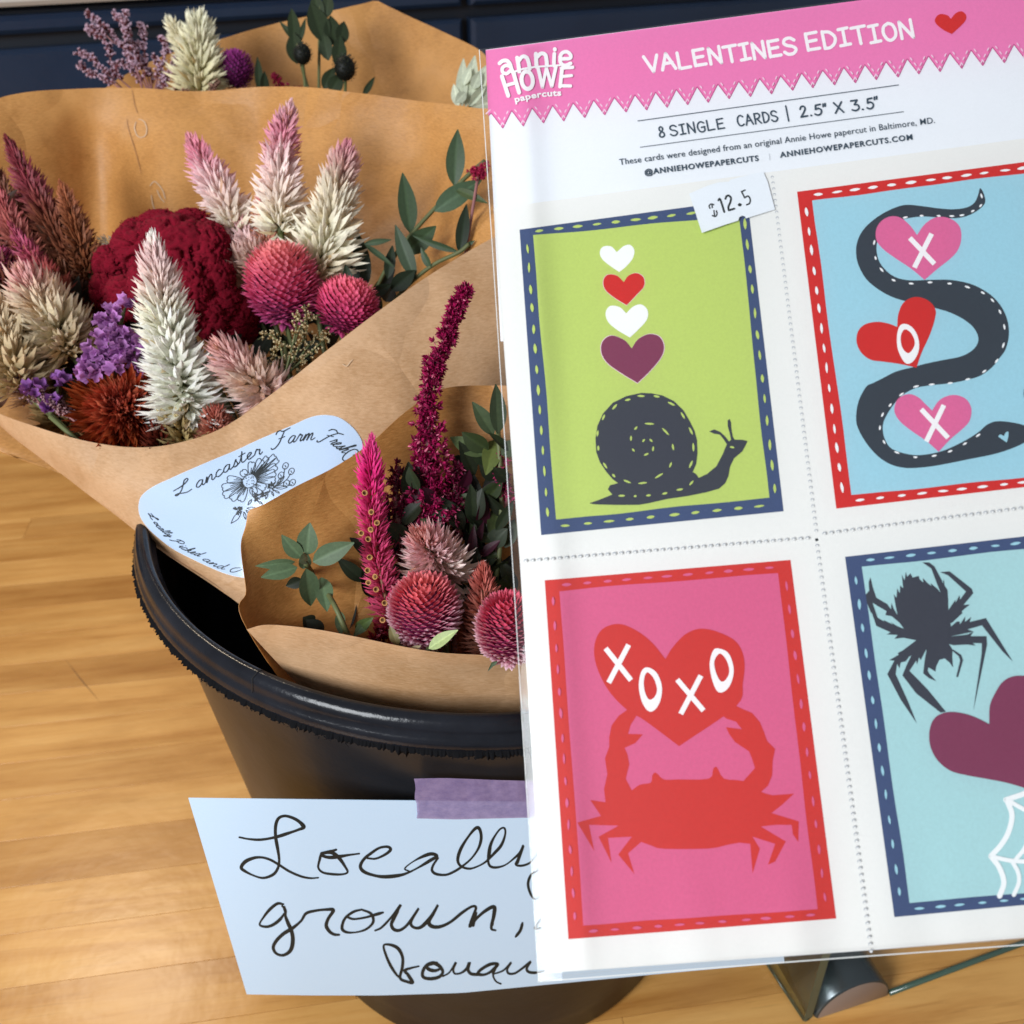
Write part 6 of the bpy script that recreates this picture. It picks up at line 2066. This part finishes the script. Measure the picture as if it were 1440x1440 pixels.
leaves("darker green leafy sprig at the right behind the clear sleeve edge", [
    ((680, 641), (633, 615), 26, .344, .348, C(78, 92, 56)), ((697, 618), (683, 668), 28, .346, .342, C(104, 116, 60)), ((694, 612), (664, 565), 24, .344, .342, C(70, 84, 58)), ((700, 610), (697, 540), 26, .343, .344, C(66, 80, 56)), ((702, 690), (678, 688), 26, .345, .344, C(54, 64, 42)),
    ((694, 762), (648, 727), 28, .344, .348, C(52, 62, 34)), ((694, 756), (704, 704), 26, .343, .348, C(58, 68, 34)), ((702, 782), (650, 775), 20, .343, .348, C(50, 58, 34)), ((710, 770), (724, 730), 24, .343, .343, C(50, 60, 36)), ((705, 640), (735, 620), 24, .343, .343, C(60, 72, 46)),
    ((665, 790), (650, 770), 16, .347, .347, C(30, 34, 24)), ((650, 640), (640, 660), 20, .349, .349, C(28, 30, 20)), ((720, 820), (705, 790), 20, .343, .343, C(36, 42, 26))],
    [[(700, 600, .344), (705, 700, .344), (700, 800, .344), (680, 900, .355)]], C(60, 72, 44), foot=FOOT2, seed=11)
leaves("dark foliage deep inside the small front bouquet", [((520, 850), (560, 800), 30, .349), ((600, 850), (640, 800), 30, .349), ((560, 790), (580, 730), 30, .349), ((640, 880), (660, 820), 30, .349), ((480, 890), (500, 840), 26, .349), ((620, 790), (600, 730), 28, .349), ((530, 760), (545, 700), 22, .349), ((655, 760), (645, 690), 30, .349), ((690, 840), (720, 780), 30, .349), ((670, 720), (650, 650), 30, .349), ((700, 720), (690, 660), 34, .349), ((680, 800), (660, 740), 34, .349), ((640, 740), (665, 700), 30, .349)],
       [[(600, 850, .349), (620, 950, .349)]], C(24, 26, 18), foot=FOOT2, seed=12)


def amaranth(label, pts, ws, seed, n=900, col=(150, 16, 74), zs=(.343, .346), gaps=()):
    g = np.random.default_rng(seed)
    W3 = np.array([cp(x, y, zs[0] + (zs[1] - zs[0]) * k / (len(pts) - 1)) for k, (x, y) in enumerate(pts)])
    cv = catmull(W3, 16)
    wv = np.interp(np.linspace(0, 1, len(cv)), np.linspace(0, 1, len(ws)), ws)
    r = root("amaranth_flower", W3[-1], label, "flower")
    v, f = tube(cv, .0009, 6, .0013)
    mesh("stem", v, f, M_stemr, r, True)
    # clumps of little florets round the stem
    P, D, L, U, c0, c1 = [], [], [], [], [], []
    nc = n // 9
    for k in range(nc):
        t = g.random() ** .9
        if any(a < t < b for a, b in gaps) and g.random() < .8:
            continue
        i = int(t * (len(cv) - 1))
        w = wv[i] * .345 / 1440 * .5
        o_ = nrm(g.normal(size=3) - FW * .35)
        c = cv[i] + o_ * w * g.uniform(.25, 1.0)
        for m_ in range(9):
            d = nrm(g.normal(size=3) + o_ * .8)
            P.append(c); D.append(d); U.append(nrm(g.normal(size=3)))
            L.append(g.uniform(.0014, .0028))
            b = np.array(C(*col)) * g.uniform(.45, 1.5)
            if g.random() < .05:
                b = np.array(C(226, 120, 150))
            c0.append(b * .6); c1.append(np.clip(b * 1.25, 0, 1))
    P, D, L, U, c0, c1 = map(np.array, (P, D, L, U, c0, c1))
    V, F, Cc = bract_arrays(P, D, U, L, L * .42, c0, c1)
    tag(mesh("florets", V, F, M_petal, r, False, Cc), kind='stuff')
    stem_to(W3[-1], FOOT2, .0012, r, M_stemr)


amaranth("tall dark magenta amaranth plume with a bent tip against the kraft paper", [(656, 403), (640, 440), (622, 488), (608, 530), (602, 580), (604, 640), (608, 700), (612, 760)], [12, 21, 30, 31, 36, 56, 70, 66], 61, 7500, gaps=((.30, .36), (.47, .53)))
amaranth("lower deep red amaranth plume left of the tall one, in shadow", [(560, 655), (556, 690), (562, 740), (570, 800)], [20, 32, 40, 40], 62, 1000, (110, 10, 52), (.347, .348))
amaranth("short dark red amaranth plume right of the tall one, in shadow", [(645, 660), (640, 700), (645, 745)], [20, 40, 44], 63, 900, (104, 10, 50), (.347, .347))
amaranth("deep crimson amaranth tuft low in the small bouquet", [(540, 880), (530, 900), (540, 925)], [20, 34, 40], 64, 400, (124, 22, 36), (.335, .335))
amaranth("dark magenta floret clump at the sleeve edge", [(705, 645), (706, 670), (712, 700)], [14, 26, 26], 65, 420, (150, 40, 84), (.345, .345))

spike("hot pink slender celosia spike on the left of the small bouquet", (523, 610), (556, 892), 28, [(0, C(206, 84, 112)), (.3, C(224, 88, 130)), (.6, C(230, 70, 132)), (.8, C(238, 44, 138)), (1, C(240, 80, 156))], FOOT2, 900, .335, .335, seed=71, wr=.21, bl=.95, droop=0, group=None, bend=.05, green=(170, 120, 90),
      shape=[.8, 1, 1.02, 1.0, .86, .2], basec=(.75, .55, .6))
# open seed cups on the slender spike
sp = bpy.data.objects
g = np.random.default_rng(72)
hp_root = [o for o in sp if o.get('label', '').startswith("hot pink slender")][0]
M_cup = petal_mat("seed_cup", .1)
for (x, y) in ((522, 720), (521, 745), (518, 758), (520, 784), (517, 802), (527, 811), (518, 819), (529, 829), (541, 848), (513, 693), (530, 735), (538, 872), (508, 750)):
    z = .3222
    c = cp(x, y, z)
    d = nrm(-FW + .25 * g.normal(size=3))
    s = nrm(np.cross(d, DN))
    t = np.cross(d, s)
    v, f, cc = [], [], []
    rr = 4.3 * z / 1440
    for (q, h, k) in ((.6, -2.2, 1.0), (1.0, 0, 1.3), (.72, -.1, 1.0), (.5, -1.2, .35), (.01, -1.4, .2)):
        for j in range(10):
            a = j * .6283
            v.append(c + (s * math.cos(a) + t * math.sin(a)) * rr * q + d * h * rr * .6)
            cc.append(np.array(C(205, 150, 90)) * k * .8)
    for k in range(4):
        for j in range(10):
            f.append((k * 10 + j, k * 10 + (j + 1) % 10, (k + 1) * 10 + (j + 1) % 10, (k + 1) * 10 + j))
    mesh("seed_cup", v, f, M_cup, hp_root, True, np.clip(cc, 0, 1))

spike("fluffy cream and pink celosia head facing the viewer in the small bouquet", (588, 752), (625, 822), 58, [(0, C(250, 232, 222)), (.4, C(252, 226, 224)), (.75, C(252, 206, 214)), (.92, C(240, 178, 172)), (1, C(226, 150, 140))], FOOT2, 620, .322, .345, seed=73, wr=.19, group=None, droop=-15)
globe("pink globe flower with white tipped bracts beside the slender hot pink spike", 597, 862, 49, 56, .322, [(0, C(178, 52, 118)), (.5, C(198, 56, 112)), (.75, C(222, 84, 110)), (1, C(236, 120, 120))], FOOT2, 540, seed=6, tipc=C(250, 222, 230), face=.5)
globe("pink globe flower with white tipped bracts half behind the clear sleeve", 716, 886, 44, 56, .300, [(0, C(178, 48, 108)), (.5, C(196, 50, 104)), (1, C(226, 84, 110))], cp(700, 880, .345), 500, seed=7, tipc=C(250, 222, 230), face=.45)
spike("salmon celosia spike between the two front globe flowers", (680, 795), (694, 925), 38, [(0, C(205, 150, 130)), (.5, C(208, 132, 118)), (.8, C(196, 100, 92)), (1, C(190, 96, 84))], FOOT2, 520, .326, .328, seed=74, wr=.20, group=None)
spike("dusty peach celosia tuft behind the front globe flowers", (655, 850), (670, 950), 34, [(0, C(150, 90, 76)), (1, C(190, 130, 108))], FOOT2, 320, .333, .335, seed=75, wr=.22, group=None)
leaves("pale green curled leaf under the front globe flower", [((603, 912), (644, 886), 19, .310, .306, C(160, 176, 120), 20), ((560, 908), (548, 880), 14, .316, .316, C(120, 110, 70), 10), ((575, 916), (592, 908), 8, .312, .312, C(190, 176, 140), 0), ((690, 936), (700, 930), 6, .297, .296, C(60, 76, 50), 0), ((696, 930), (686, 944), 4, .297, .297, C(60, 76, 50), 0)],
       [[(603, 912, .312), (600, 940, .32)]], C(160, 176, 120), foot=FOOT2, seed=14)

# ------------------------------------------------------------------ glass case corner with round metal foot
M_glass, nt, b = newmat("clear_glass_pane")
b.inputs['Base Color'].default_value = (0.80, 0.93, 0.88, 1)
b.inputs['Roughness'].default_value = 0.02
b.inputs['Transmission Weight'].default_value = 1.0
b.inputs['IOR'].default_value = 1.45
M_gedge = plain("green_glass_edge", (0.055, 0.10, 0.075, 1), 0.12, spec=0.6)
M_steel = plain("brushed_steel_foot", (0.30, 0.23, 0.19, 1), 0.4, metal=0.3, bscale=400, bdist=0.00005)
M_steel2 = plain("dark_steel_side", (0.07, 0.085, 0.09, 1), 0.25, metal=0.6, spec=.6)
gc = root("glass_case", TABLE.at(1180, 1425), "clear glass case corner with green edges and a round metal foot on the table", "glass case")
A = TABLE.at(1135, 1436)
Bp = TABLE.at(1250, 1398)
Bq = TABLE.at(1560, 1282)
Dq = TABLE.at(1035, 1285)


def pane(name, a, b_, h, t):
    d = (b_ - a) / np.linalg.norm(b_ - a)
    n = np.array([-d[1], d[0], 0]) * t / 2
    z = np.array([0, 0, h])
    vs = [a - n, b_ - n, b_ + n, a + n]
    vs = [v + [0, 0, .0015] for v in vs] + [v + z for v in vs]
    fs = [(0, 3, 2, 1), (4, 5, 6, 7), (0, 1, 5, 4), (1, 2, 6, 5), (2, 3, 7, 6), (3, 0, 4, 7)]
    o = mesh(name, vs, fs, M_glass, gc, mats=[M_glass, M_gedge], fm=[1, 1, 0, 1, 0, 1])
    return o


pane("glass_pane", A, Dq, .075, .005)
pane("glass_pane", A + (Bp - A) * .15 + np.array([-(Bp - A)[1], (Bp - A)[0], 0]) * 1.1, Bq + np.array([-(Bp - A)[1], (Bp - A)[0], 0]) * .35, .060, .004)
e = (Bp - A) / np.linalg.norm(Bp - A)
en = np.array([-e[1], e[0], 0])
cyl = []
c = (TABLE.at(1146, 1432) + TABLE.at(1251, 1402)) / 2
rad = np.linalg.norm(TABLE.at(1146, 1432) - TABLE.at(1251, 1402)) / 2
dep = .040
vs, fs, fm = [], [], []
K = 28
prof = [(0.0, .95), (.0012, 1.0), (dep, 1.0), (dep + .001, .95)]
for (dd, k) in prof:
    for j in range(K + 1):
        a = math.pi * j / K
        vs.append(c + e * (math.cos(a) * rad * k) + np.array([0, 0, .0005 + math.sin(a) * rad * .95 * k]) + en * dd - en * .0)
for i in range(3):
    for j in range(K):
        p = i * (K + 1)
        fs.append((p + j, p + j + 1, p + K + 1 + j + 1, p + K + 1 + j))
fs.append(tuple(range(K, -1, -1)))
fs.append(tuple(range(3 * (K + 1), 4 * (K + 1))))
o = mesh("metal_foot", vs, fs, M_steel, gc, True, mats=[M_steel2, M_steel], fm=[0] * (len(fs) - 2) + [1, 1])
# glued seal along the panes
for (a, b_) in ((A, Dq), (Bp, Bq)):
    v, f = tube([a + [0, 0, .001], (a + b_) / 2 + [0, 0, .001], b_ + [0, 0, .001]], .0016, 6)
    mesh("edge_seal", v, f, M_gedge, gc, True)
